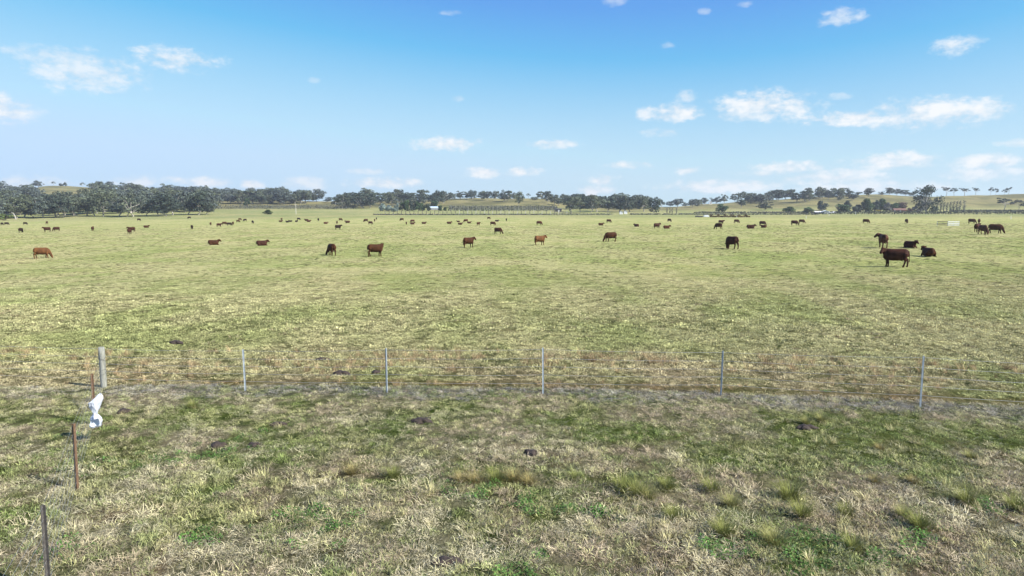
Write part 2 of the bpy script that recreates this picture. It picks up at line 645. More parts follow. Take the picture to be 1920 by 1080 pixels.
n1 = gnoise(9, 6)
n2 = gnoise(.9, 8)
n4 = gnoise(2.6, 6, .7)
n3 = gnoise(.11, 6, .5)
col = mul(a.outputs['Color'], ramp(n1, [(.3, (.62, .60, .5)), (.5, (.95, .95, .92)), (.7, (1.2, 1.17, 1.15))]))
col = mul(col, ramp(n2, [(.34, (.66, .76, .58)), (.5, (1, 1, 1)), (.68, (1.2, 1.13, 1.14))]))
col = mul(col, ramp(n4, [(.36, (.55, .62, .46)), (.45, (1.0, 1.0, .97)), (.68, (1.2, 1.17, 1.17))]))
col = mul(col, ramp(n3, [(.35, (.86, .93, .83)), (.65, (1.1, 1.06, 1.06))]))
l.new(col, p.inputs['Base Color'])
p.inputs['Roughness'].default_value = 1.0
p.inputs['Specular IOR Level'].default_value = 0.0
bp = n.new('ShaderNodeBump')
bp.inputs['Strength'].default_value = .9
bp.inputs['Distance'].default_value = .08
l.new(n1, bp.inputs['Height'])
bp2 = n.new('ShaderNodeBump')
bp2.inputs['Strength'].default_value = .7
bp2.inputs['Distance'].default_value = .5
l.new(n2, bp2.inputs['Height'])
l.new(bp.outputs[0], bp2.inputs['Normal'])
l.new(bp2.outputs[0], p.inputs['Normal'])

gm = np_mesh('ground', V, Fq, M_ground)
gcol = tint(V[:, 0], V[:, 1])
gcol = gcol * (.27 + .59 * sstep(20, 62, V[:, 1]))[:, None]      # thatch and soil close by, painted darker still for shade between the tufts
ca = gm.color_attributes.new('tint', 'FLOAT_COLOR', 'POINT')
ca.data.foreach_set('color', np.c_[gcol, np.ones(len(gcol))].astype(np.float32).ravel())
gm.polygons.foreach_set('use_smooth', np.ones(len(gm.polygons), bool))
ground = bpy.data.objects.new('ground', gm)
C.objects.link(ground)
tag(ground, kind='structure')

# ------------------------------------------------------------------ grass (uncountable: stuff)


def blades(nb, rad_, lo, hi, wid, lean_lo, lean_hi, curl, seed, straight=False):
    r = np.random.default_rng(seed)
    Vs, T = [], []
    for k in range(nb):
        a0 = r.uniform(0, 2 * math.pi)
        rr0 = rad_ * math.sqrt(r.uniform(0, 1))
        p0 = np.array([rr0 * math.cos(a0), rr0 * math.sin(a0), -.012])
        L = r.uniform(lo, hi)
        d = r.uniform(0, 2 * math.pi) if r.uniform() < .6 else a0 + r.normal(0, .5)
        ln = math.radians(r.uniform(lean_lo, lean_hi))
        side = np.array([-math.sin(d), math.cos(d), 0]) * wid * r.uniform(.6, 1.2)
        tw = r.uniform(-.7, .7)
        side = side * math.cos(tw) + np.array([0, 0, 1]) * np.linalg.norm(side) * math.sin(tw)
        hd = np.array([math.cos(d), math.sin(d), 0])
        p, an = p0, ln
        pts = [p0]
        for q in range(3):
            an2 = min(an + curl * r.uniform(.3, 1.2) * (q > 0), 2.0)
            p = p + (hd * math.sin(an2) + np.array([0, 0, 1]) * math.cos(an2)) * L / 3
            p[2] = max(p[2], .004 + .01 * r.uniform())
            pts.append(p)
            an = an2
        b = len(Vs)
        for q, wq in ((0, .8), (1, 1), (2, .75)):
            Vs += [pts[q] - side * wq / 2, pts[q] + side * wq / 2]
        Vs.append(pts[3])
        T += [(b, b + 1, b + 3), (b, b + 3, b + 2), (b + 2, b + 3, b + 5), (b + 2, b + 5, b + 4), (b + 4, b + 5, b + 6)]
    return np.array(Vs), np.array(T)


def proto(name, *a):
    v, f = blades(*a)
    return bpy.data.objects.new(name, np_mesh(name, v, f, M_blade))


#                 nb  rad  lo   hi   wid   lean    curl seed
P_straw = [proto('straw_tuft', 60, .16, .05, .14, .005, 35, 88, .5, s) for s in (1, 2, 3)]
P_leafy = [proto('leafy_tuft', 52, .14, .03, .10, .0075, 10, 75, .4, s) for s in (4, 5, 6)]
P_tall = [proto('upright_tuft', 34, .08, .12, .32, .006, 0, 45, .3, s) for s in (7, 8)]
P_short = [proto('grazed_tuft', 54, .22, .03, .085, .012, 20, 85, .4, s) for s in (9, 10, 11)]
P_clod = [proto('clump_tuft', 50, .16, .05, .16, .016, 5, 70, .4, s) for s in (12, 13, 14)]


def gn_instances(name, pts, scl, rot, tnt, protos, label=None):
    me = bpy.data.meshes.new(name)
    me.vertices.add(len(pts))
    me.vertices.foreach_set('co', np.ascontiguousarray(pts, np.float32).ravel())
    me.attributes.new('scl', 'FLOAT_VECTOR', 'POINT').data.foreach_set('vector', scl.astype(np.float32).ravel())
    me.attributes.new('rot', 'FLOAT_VECTOR', 'POINT').data.foreach_set('vector', rot.astype(np.float32).ravel())
    me.attributes.new('tint', 'FLOAT_COLOR', 'POINT').data.foreach_set('color', np.c_[tnt, np.ones(len(tnt))].astype(np.float32).ravel())
    o = bpy.data.objects.new(name, me)
    C.objects.link(o)
    ng = bpy.data.node_groups.new(name, 'GeometryNodeTree')
    ng.interface.new_socket('Geometry', in_out='INPUT', socket_type='NodeSocketGeometry')
    ng.interface.new_socket('Geometry', in_out='OUTPUT', socket_type='NodeSocketGeometry')
    N, L = ng.nodes, ng.links
    gi, go = N.new('NodeGroupInput'), N.new('NodeGroupOutput')
    ip = N.new('GeometryNodeInstanceOnPoints')
    jn_ = N.new('GeometryNodeJoinGeometry')
    for pr in protos:
        oi = N.new('GeometryNodeObjectInfo')
        oi.inputs['Object'].default_value = pr
        oi.inputs['As Instance'].default_value = True
        L.new(oi.outputs['Geometry'], jn_.inputs[0])
    L.new(gi.outputs[0], ip.inputs['Points'])
    L.new(jn_.outputs[0], ip.inputs['Instance'])
    ip.inputs['Pick Instance'].default_value = True
    for nm, typ, sock in (('scl', 'FLOAT_VECTOR', 'Scale'), ('rot', 'FLOAT_VECTOR', 'Rotation')):
        na_ = N.new('GeometryNodeInputNamedAttribute')
        na_.data_type = typ
        na_.inputs['Name'].default_value = nm
        L.new(na_.outputs['Attribute'], ip.inputs[sock])
    L.new(ip.outputs[0], go.inputs[0])
    md = o.modifiers.new('scatter', 'NODES')
    md.node_group = ng
    tag(o, label, 'grass', kind='stuff')
    return o


def scatter(y0, y1, dens, margin=2.5):
    area_w = lambda y: 2 * (.80 * y + margin)
    n_ = int(dens * (y1 - y0) * (area_w(y0) + area_w(y1)) / 2)
    y = RNG.uniform(y0, y1, n_ * 2)
    keep = RNG.uniform(0, 1, n_ * 2) < area_w(y) / area_w(y1) * .999
    y = y[keep][:n_]
    x = RNG.uniform(-1, 1, len(y)) * area_w(y) / 2
    return x, y


def place(name, x, y, smin, smax, tnt, protos, label=None, var=.25, tiltmax=.25, flat=0):
    n_ = len(x)
    pts = np.c_[x, y, terrain(x, y)]
    scl = RNG.uniform(smin, smax, n_) * (1 - .3 * sstep(11.5, 14.5, y) * (y < 20))
    zf = 1 - flat * sstep(24, 55, y)             # grazed shorter farther out among the cattle
    rot = np.c_[RNG.normal(0, tiltmax, n_) * zf ** 2, RNG.normal(0, tiltmax, n_) * zf ** 2, RNG.uniform(0, 6.283, n_)]
    scl = np.c_[scl, scl, scl * zf]
    t = tnt * (1 + RNG.normal(0, var, n_).clip(-.6, .6))[:, None]
    return gn_instances(name, pts, scl, rot, t, protos, label)


# verge, in front of the fence
x, y = scatter(7.6, 19.6, 84)
s, grey, bare = zones(x, y)
front = (s < .2)
dead = deadness(x, y)
pick = RNG.uniform(0, 1, len(x))
thin = RNG.uniform(0, 1, len(x)) < (.4 + .6 * sstep(.33, .5, fbm(x, y, .35, 101, 3)))
m = front & thin & (pick < .2 + .48 * dead)
tn = tint(x[m], y[m])
br = fbm(x[m], y[m], .9, 103, 3)
base = mixc3(np.tile(STRAWV, (m.sum(), 1)), PINK * np.array([1.15, 1.12, 1.25]), sstep(.4, .62, br))
place('dry_grass', x[m], y[m], .65, 1.35, mixc3(base, tn, np.full(m.sum(), .35)), P_straw,
      'tangled dry straw grass in front of the wire fence', .28)
m = front & thin & (pick >= .2 + .48 * dead)
tn = tint(x[m], y[m])
gb = mixc3(np.tile(GREEN, (m.sum(), 1)), YGREEN, sstep(.3, .62, fbm(x[m], y[m], .7, 107, 3)))
place('green_grass', x[m], y[m], .6, 1.3, mixc3(gb, tn, np.full(m.sum(), .25)), P_leafy,
      'short leafy green grass in front of the wire fence', .28)
# dead grey stalks sprayed out along the fence
x2, y2 = scatter(14.5, 20.5, 45)
s2, g2, b2 = zones(x2, y2)
m = RNG.uniform(0, 1, len(x2)) < g2 * (.35 + .65 * sstep(.35, .6, fbm(x2, y2, .8, 93, 3)))
place('dead_grass', x2[m], y2[m], .7, 1.35, np.tile(GREY * 1.05, (m.sum(), 1)), P_straw, 'grey dead grass along the foot of the wire fence', .3)

# paddock behind the fence, thinning with distance
for name, y0, y1, dens, smin, smax, prot in (('pasture', 16.5, 27, 50, .6, 1.15, P_short), ('pasture', 27, 48, 20, .9, 1.7, P_short),
                                             ('pasture', 48, 95, 13, .8, 1.5, P_short), ('pasture', 95, 220, 2.6, 1.3, 2.4, P_short)):
    x, y = scatter(y0, y1, dens)
    s, grey, bare = zones(x, y)
    m = (s > .1) & (RNG.uniform(0, 1, len(x)) > bare * .75) & (RNG.uniform(0, 1, len(x)) < .5 + .5 * sstep(.3, .48, fbm(x, y, .02 * y0 + .25, 105, 3)))
    x, y = x[m], y[m]
    place(name, x, y, smin, smax, tint(x, y) * 1.08, prot, 'close-grazed yellow green pasture under the cattle', .3, .15, .72)
# darker clumps the cattle leave
for y0, y1, dens, smin, smax in ((18.5, 40, 2.2, .5, 1.3), (40, 100, 2.0, .45, 1.2), (100, 330, .45, .6, 1.7)):
    x, y = scatter(y0, y1, dens)
    m = (zones(x, y)[0] > 1.3) & (fbm(x, y * .6, 3.5, 121, 3) > .40) & (RNG.uniform(0, 1, len(x)) > sstep(130, 325, y))
    x, y = x[m], y[m]
    tn = mixc3(np.tile(np.array([.13, .15, .055]), (len(x), 1)), PINK * .85, RNG.uniform(0, 1, len(x)) ** 2)
    place('rank_grass', x, y, smin, smax, tn, P_clod, 'darker ungrazed clumps dotted over the pasture', .3, .1, .4)
# dead brown weeds close behind the fence
x, y = scatter(16.0, 24, 5)
s = zones(x, y)[0]
m = (s > .2) & (s < 5) & (fbm(x, y, 1.4, 131, 3) > .5)
place('dry_weeds', x[m], y[m], .7, 1.4, np.tile(PINK * np.array([1.1, 1.0, .9]), (m.sum(), 1)), P_tall, 'dry brown weeds close behind the wire fence', .35)
x, y = scatter(7.8, 17, 2.2)
m = fbm(x, y, 1.7, 141, 3) > .47
place('seed_stalks', x[m], y[m], .6, 1.2, mixc3(np.tile(STRAW * 1.1, (m.sum(), 1)), YGREEN, RNG.uniform(0, 1, m.sum())), P_tall,
      'thin pale seed stalks standing in the verge grass', .3)

# ------------------------------------------------------------------ big grass tussocks, each a thing


def tussock_mesh(seed, nb=420):
    r = np.random.default_rng(seed)
    Vs, T = [], []
    for k in range(nb):
        a0 = r.uniform(0, 6.283)
        r0 = .09 * math.sqrt(r.uniform())
        p = np.array([r0 * math.cos(a0), r0 * math.sin(a0), -.02])
        L = r.uniform(.18, .42) * (1.25 if r.uniform() < .07 else 1)
        an = math.radians(abs(r.normal(0, 24)) + r0 * 150)
        d = a0 + r.normal(0, .6)
        hd = np.array([math.cos(d), math.sin(d), 0])
        sd = np.array([-math.sin(d), math.cos(d), 0]) * r.uniform(.0018, .0036)
        pts = [p]
        for q in range(3):
            p = p + (hd * math.sin(an) + np.array([0, 0, 1]) * math.cos(an)) * L / 3
            p[2] = max(p[2], .01)
            pts.append(p)
            an = min(an + r.uniform(.1, .42), 1.9)
        b = len(Vs)
        for q, wq in ((0, 1), (1, .9), (2, .6)):
            Vs += [pts[q] - sd * wq, pts[q] + sd * wq]
        Vs.append(pts[3])
        T += [(b, b + 1, b + 3), (b, b + 3, b + 2), (b + 2, b + 3, b + 5), (b + 2, b + 5, b + 4), (b + 4, b + 5, b + 6)]
    return np_mesh('grass_tussock', np.array(Vs), np.array(T), M_tuss)


TM = [tussock_mesh(s) for s in (201, 202, 203, 204)]
OLIVE, PALEG, DRYO = (.20, .215, .065), (.27, .265, .10), (.28, .235, .095)
TUSS = [
    (1480, 938, 1.25, OLIVE, 'tallest olive grass tussock, with pale seed stalks rising above it'),
    (1503, 968, 1.0, OLIVE, 'olive grass tussock tucked in front of the tallest tussock'),
    (1193, 930, 1.15, OLIVE, 'broad fountain-shaped grass tussock with dark shadow at its foot'),
    (1168, 920, .95, OLIVE, 'grass tussock behind the broad fountain-shaped tussock'),
    (1215, 938, .9, PALEG, 'pale tussock leaning against the front of the broad fountain-shaped one'),
    (1250, 915, .8, OLIVE, 'small tussock a step beyond the broad fountain-shaped one'),
    (1335, 922, .95, OLIVE, 'round green tussock standing alone midway between the two biggest ones'),
    (1372, 948, .8, PALEG, 'low spreading tussock just beside the round lone one'),
    (1262, 975, .8, OLIVE, 'short tussock in the straw between the two rows of tussocks'),
    (866, 905, .8, DRYO, 'brownish tussock starting the long tussock row'),
    (893, 908, .9, DRYO, 'dry gold tussock near the start of the long tussock row'),
    (930, 903, .95, OLIVE, 'tussock in the long row with bent straw stalks over it'),
    (964, 903, .9, DRYO, 'brown-gold tussock in the long row past the bent stalks'),
    (992, 908, .75, DRYO, 'last brownish tussock of the long row'),
    (1080, 900, .6, OLIVE, 'small green tussock alone beyond the long row'),
    (660, 890, .7, DRYO, 'fine straw-topped tussock in the short grass, beside a second one'),
    (738, 895, .75, OLIVE, 'thin upright tussock closest to the start of the long row'),
    (1358, 1005, .95, OLIVE, 'dense green tussock beside bright clover leaves'),
    (1452, 1020, 1.05, PALEG, 'pale leaning tussock with black shadow under it'),
    (1600, 1030, .8, OLIVE, 'dull green tussock by the frame bottom among pink straw'),
    (1585, 965, .75, OLIVE, 'tussock on the slope past the tallest one'),
    (1640, 905, .6, DRYO, 'small dark-footed tussock on grazed ground by the fence side'),
    (1712, 905, .6, DRYO, 'small gold tussock with one curved stalk'),
    (1725, 990, .95, OLIVE, 'wide dark green tussock among white straw'),
    (1812, 945, .95, OLIVE, 'olive tussock with a bright green skirt of young grass'),
    (1905, 955, .95, OLIVE, 'tussock cut by the frame edge'),
    (1695, 970, .7, PALEG, 'pale little tussock behind the wide dark green one'),
    (1540, 790, .75, PALEG, 'gold tussock close to the fence, above a dark dung pat'),
    (1512, 795, .7, PALEG, 'pale gold tussock at the fence foot next to its twin'),
    (360, 765, .8, OLIVE, 'olive tussock close in front of the fence wires'),
    (1650, 845, .6, DRYO, 'dry tussock with pale blades halfway to the fence'),
    (1820, 860, .65, PALEG, 'pale dry tussock on the slope below the end picket'),
]
rt = random.Random(3)
for i, (u, v, sc, cc, lab) in enumerate(TUSS):
    x, y, z = ground_at(u, v)
    o = mesh_obj('grass_tussock', None, None, None, mesh=TM[i % 4])
    o.location = (x, y, z - .01)
    o.rotation_euler = (0, 0, rt.uniform(0, 6.28))
    o.scale = (sc * 1.05, sc * 1.05, sc * rt.uniform(.85, 1.0))
    o.color = (*cc, 1)
    tag(o, lab, 'grass tussock', 'grass tussocks in the rough verge')

# broad-leaved weeds, the bright green patches
weed_v, weed_f = [], []
rw = np.random.default_rng(9)
for k in range(70):
    a0, r0 = rw.uniform(0, 6.283), .2 * math.sqrt(rw.uniform())
    c0 = np.array([r0 * math.cos(a0), r0 * math.sin(a0), rw.uniform(.01, .09)])
    d = rw.uniform(0, 6.283)
    hd = np.array([math.cos(d), math.sin(d), rw.uniform(-.1, .5)])
    sd = np.array([-math.sin(d), math.cos(d), rw.uniform(-.3, .3)])
    L, W = rw.uniform(.03, .06), rw.uniform(.012, .022)
    b = len(weed_v)
    weed_v += [c0, c0 + hd * L * .5 + sd * W, c0 + hd * L, c0 + hd * L * .5 - sd * W]
    weed_f.append((b, b + 1, b + 2, b + 3))
weed_p = bpy.data.objects.new('clover_leaf', np_mesh('clover_leaf', np.array(weed_v), np.array(weed_f), M_blade))
WP = [(597, 985, .55, 26), (400, 1010, .3, 8), (1360, 1030, .4, 12), (1505, 1045, .5, 14), (1670, 1050, .35, 9), (1130, 965, .4, 14), (980, 950, .3, 7),
      (1700, 1000, .5, 10), (360, 860, .8, 18), (120, 1040, .4, 6), (1830, 950, .35, 9), (870, 915, .5, 9), (1560, 1015, .4, 8), (1000, 1075, .4, 8),
      (430, 830, .9, 16), (230, 870, .7, 10), (120, 820, .9, 12), (1550, 735, .25, 3)]
px_, py_ = [], []
for u, v, spr, cnt in WP:
    x0, y0, _ = ground_at(u, v)
    px_ += list(RNG.normal(x0, spr * .6, cnt))
    py_ += list(RNG.normal(y0, spr * .5, cnt))
px_, py_ = np.array(px_), np.array(py_)
g_ = np.tile(np.array([.085, .165, .04]), (len(px_), 1))
o = place('clover', px_, py_, .5, .95, g_, [weed_p], 'bright green clover patches in the verge grass', .25)
o['category'] = 'clover'

# ------------------------------------------------------------------ dung pats


def lump(seed, rx, ry, rz):
    bm = bmesh.new()
    bmesh.ops.create_icosphere(bm, subdivisions=3, radius=1)
    r = random.Random(seed)
    ph = [r.uniform(0, 6) for _ in range(6)]
    for v_ in bm.verts:
        a, q = math.atan2(v_.co.y, v_.co.x), v_.co.z
        k = 1 + .18 * math.sin(3 * a + ph[0]) + .12 * math.sin(5 * a + ph[1] + q * 3) + .06 * math.sin(9 * a + ph[2])
        v_.co.x *= rx * k
        v_.co.y *= ry * k
        v_.co.z = max(v_.co.z, -.3) * rz * (1 + .25 * math.sin(7 * a + ph[3]) * (1 - abs(q))) + .12 * rz * math.sin(v_.co.x * 40 + ph[4])
    me = bpy.data.meshes.new('dung_pat')
    bm.to_mesh(me)
    bm.free()
    me.materials.append(M_dung)
    return me


LM = [lump(1, .15, .13, .085), lump(2, .11, .10, .07), lump(3, .22, .12, .08)]
for u, v, k, sc, lab in ((408, 839, 0, 1.0, 'round dark dung pat with a smaller one beside it'), (422, 846, 1, .6, 'small dung pat touching the round dark one'),
                         (476, 838, 1, 1.0, 'flat dung pat on grass past the pair of pats'), (232, 774, 0, 1.0, 'dung pat in short grass beyond the white bag'),
                         (790, 792, 2, 1.15, 'long black dung pat, the biggest in front of the fence'), (803, 789, 1, .8, 'dung lump at the end of the longest pat'),
                         (521, 797, 2, .8, 'brown dung pat in straw between the first two steel pickets'), (996, 853, 1, 1.2, 'dark dung pat in green grass beyond the tussock row'),
                         (1512, 804, 2, 1.0, 'black dung pat at the foot of the twin gold tussocks'), (640, 702, 2, 1.2, 'brown dung heap behind the fence by the second picket'),
                         (604, 675, 2, .9, 'thin brown dung streak in the paddock behind the fence'), (330, 644, 2, 1.3, 'dark dung pat far behind the timber corner post'),
                         (838, 1058, 2, .9, 'brown dung pat in pink straw at the frame bottom'), (705, 700, 0, .9, 'round brown pat at the foot of the second picket')):
    x, y, z = ground_at(u, v)
    o = mesh_obj('dung_pat', None, None, None, mesh=LM[k])
    o.location = (x, y, z + .015)
    o.scale = (sc, sc, sc)
    o.rotation_euler = (0, 0, (u * 7 % 10) * .06 - .3)
    tag(o, lab, 'dung pat', 'dung pats in the grass')

# ------------------------------------------------------------------ wire fence along the paddock


def y_post(h, r=.024, th=.006):
    mb = MB()
    for k in range(3):
        a = math.radians(90 + 120 * k)
        rot = Matrix.Rotation(a, 3, 'Z')
        c = rot @ Vector((r / 2, 0, 0))
        mb.box((c.x, c.y, h / 2 - .15), (r, th, h + .3), rot)
        if k:                      # notched edge
            for q in range(12):
                e = rot @ Vector((r + .002, 0, 0))
                mb.box((e.x, e.y, .1 + q * h / 12.6), (.004, th + .004, .025), rot)
    return mb


fence = empty('wire_fence', ground_at(1018, 739))
tag(fence, 'wire fence of galvanised steel pickets across the paddock front', 'fence')
f0 = Vector(fence.location)
posts = []
for u, v, vt in ((195, 727, 651), (460, 733, 655), (725.5, 737, 653), (1018, 739, 652), (1352, 741, 658), (1725, 765, 667)):
    x, y, z = ground_at(u, v)
    sx, sz = ray(u, vt)
    posts.append((Vector((x, y, z)), H + sz * y - z))
corner, hc = posts[0]
mb = MB()
rp = []
for k in range(9):
    rp.append(.078 + .003 * math.sin(k * 2.1) if k < 8 else .073)
mb.tube([(0, 0, -.3 + (hc + .3) * k / 8) for k in range(9)], rp, 18)
cp = mb.obj('timber_post', M_timber, fence, True)
for p_ in cp.data.polygons:
    if len(p_.vertices) > 4:
        p_.use_smooth = False
cp.location = corner - f0
cp['label'] = 'thick round weathered timber corner post'
for k, hh in enumerate((.42, .46, .78, .83)):
    mb = MB()
    mb.tube([(.083 * math.cos(a), .083 * math.sin(a), hh + .05 * math.sin(a + k * 2)) for a in np.linspace(0, 6.283, 20)], .004, 5)
    t_ = mb.obj('wire_tie', M_darksteel, cp)
ext = [(Vector((14.7, float(fence_y(14.7)) - .45, 0)), 1.25), (Vector((19.3, 13.7, 0)), 1.25)]
for p_, _h in ext:
    p_.z = tz(p_.x, p_.y)
PM = None
for k, (p_, h_) in enumerate(posts[1:] + ext):
    o = y_post(h_).obj('picket', M_galv, fence)
    o.location = p_ - f0
    o.rotation_euler = (0, .012 * (k % 3 - 1), .4 + k)
left_ext = Vector((-15.6, 18.9, tz(-15.6, 18.9)))
line = [(left_ext, 1.15)] + posts + ext
for fr in (.97, .78, .6, .42, .24):
    mb = MB()
    pts = []
    for (a, ha), (b, hb) in zip(line[:-1], line[1:]):
        for t in np.linspace(0, 1, 7)[:-1]:
            q = a.lerp(b, float(t))
            q.z += (ha * (1 - t) + hb * t) * fr - .025 * 4 * t * (1 - t)
            pts.append(q - f0 + Vector((0, -.035, 0)))
    mb.tube(pts, .0028, 4)
    mb.obj('wire', M_wire, fence)

# the netting fence that runs back to the camera from the corner post
side = empty('netting_fence', ground_at(145, 920))
tag(side, 'rusty picket fence with wire netting meeting the timber corner post', 'fence')
s0 = Vector(side.location)
sp = []
for u, v, vt in ((178, 798, 701), (145, 920, 795)):
    x, y, z = ground_at(u, v)
    sp.append((Vector((x, y, z)), H + ray(u, vt)[1] * y - z))
x, y, z = ground_at(93, 1122)
p3 = Vector((x, y, z))
sp.append((p3, H + ray(86, 948)[1] * y - z))
p4 = Vector((-4.7, 5.4, tz(-4.7, 5.4)))
sp.append((p4, 1.15))
for k, (p_, h_) in enumerate(sp):
    o = y_post(h_, .03, .009).obj('picket', M_rust if k != 2 else M_darksteel, side)
    o.location = p_ - s0
    o.rotation_euler = (.01, .008, .6 + k)
    if k == 2:
        o['label'] = 'dark picket with flaking pale paint'
line2 = [(corner, 1.1)] + sp
for fr in (.98, .85, .7, .55, .4, .27, .14):
    mb = MB()
    pts = []
    for (a, ha), (b, hb) in zip(line2[:-1], line2[1:]):
        for t in np.linspace(0, 1, 6)[:-1]:
            q = a.lerp(b, float(t))
            q.z += (ha * (1 - t) + hb * t) * fr - .03 * 4 * t * (1 - t)
            pts.append(q - s0)
    mb.tube(pts, .0012, 4)
    mb.obj('wire', M_wire, side)
mb = MB()
for (a, ha), (b, hb) in zip(line2[:-1], line2[1:]):
    L = (b - a).length
    for t in np.arange(.15, L - .1, .3):
        q = a.lerp(b, float(t / L))
        hh = ha * (1 - t / L) + hb * t / L
        mb.tube([tuple(q - s0 + Vector((0, 0, hh * .14))), tuple(q - s0 + Vector((.01, 0, hh * .85)))], .0009, 4, False)
st = mb.obj('netting_stays', M_wire, side)
st['kind'] = 'stuff'

# white plastic bag snagged on the netting
bx, by = -8.66, 13.9
mb = MB()
secs = [(1.15, .075, .015, .012), (1.11, .06, .05, .03), (1.04, .02, .105, .05), (.97, -.03, .13, .06), (.90, -.045, .115, .06), (.83, -.04, .085, .05), (.765, -.045, .055, .035), (.72, -.05, .042, .03), (.685, -.045, .075, .05), (.63, -.04, .105, .07), (.57, -.04, .11, .075), (.52, -.05, .115, .07), (.485, -.06, .125, .05), (.46, -.065, .12, .03), (.445, -.08, .07, .02)]
NB = 22
rb = random.Random(4)
for z_, xc, wx, wy in secs:
    for k in range(NB):
        a = 2 * math.pi * k / NB
        cr = 1 + .18 * math.sin(4 * a + z_ * 23) + .13 * math.sin(7 * a - z_ * 31) + rb.uniform(-.12, .12)
        mb.v.append((xc + .86 * wx * math.cos(a) * cr, wy * math.sin(a) * cr, z_ + .012 * math.sin(3 * a + z_ * 9)))
for i in range(len(secs) - 1):
    for k in range(NB):
        if 9 <= i <= 11 and math.sin(2 * math.pi * (k + .5) / NB + .35) < -.55:
            continue                      # the open mouth of the bag
        a, b = i * NB + k, i * NB + (k + 1) % NB
        mb.f.append((a, b, b + NB, a + NB))
mb.f.append(tuple(range(NB)))
bag = mb.obj('plastic_bag', M_bag)
bag.location = (bx, by, tz(bx, by) - .11)
bag.rotation_euler = (0, 0, .45)
for k, p_ in enumerate(bag.data.polygons):
    p_.use_smooth = (k % 3 != 0)
tag(bag, 'white plastic bag snagged on the netting, twisted in the middle', 'plastic bag')

# ------------------------------------------------------------------ cattle


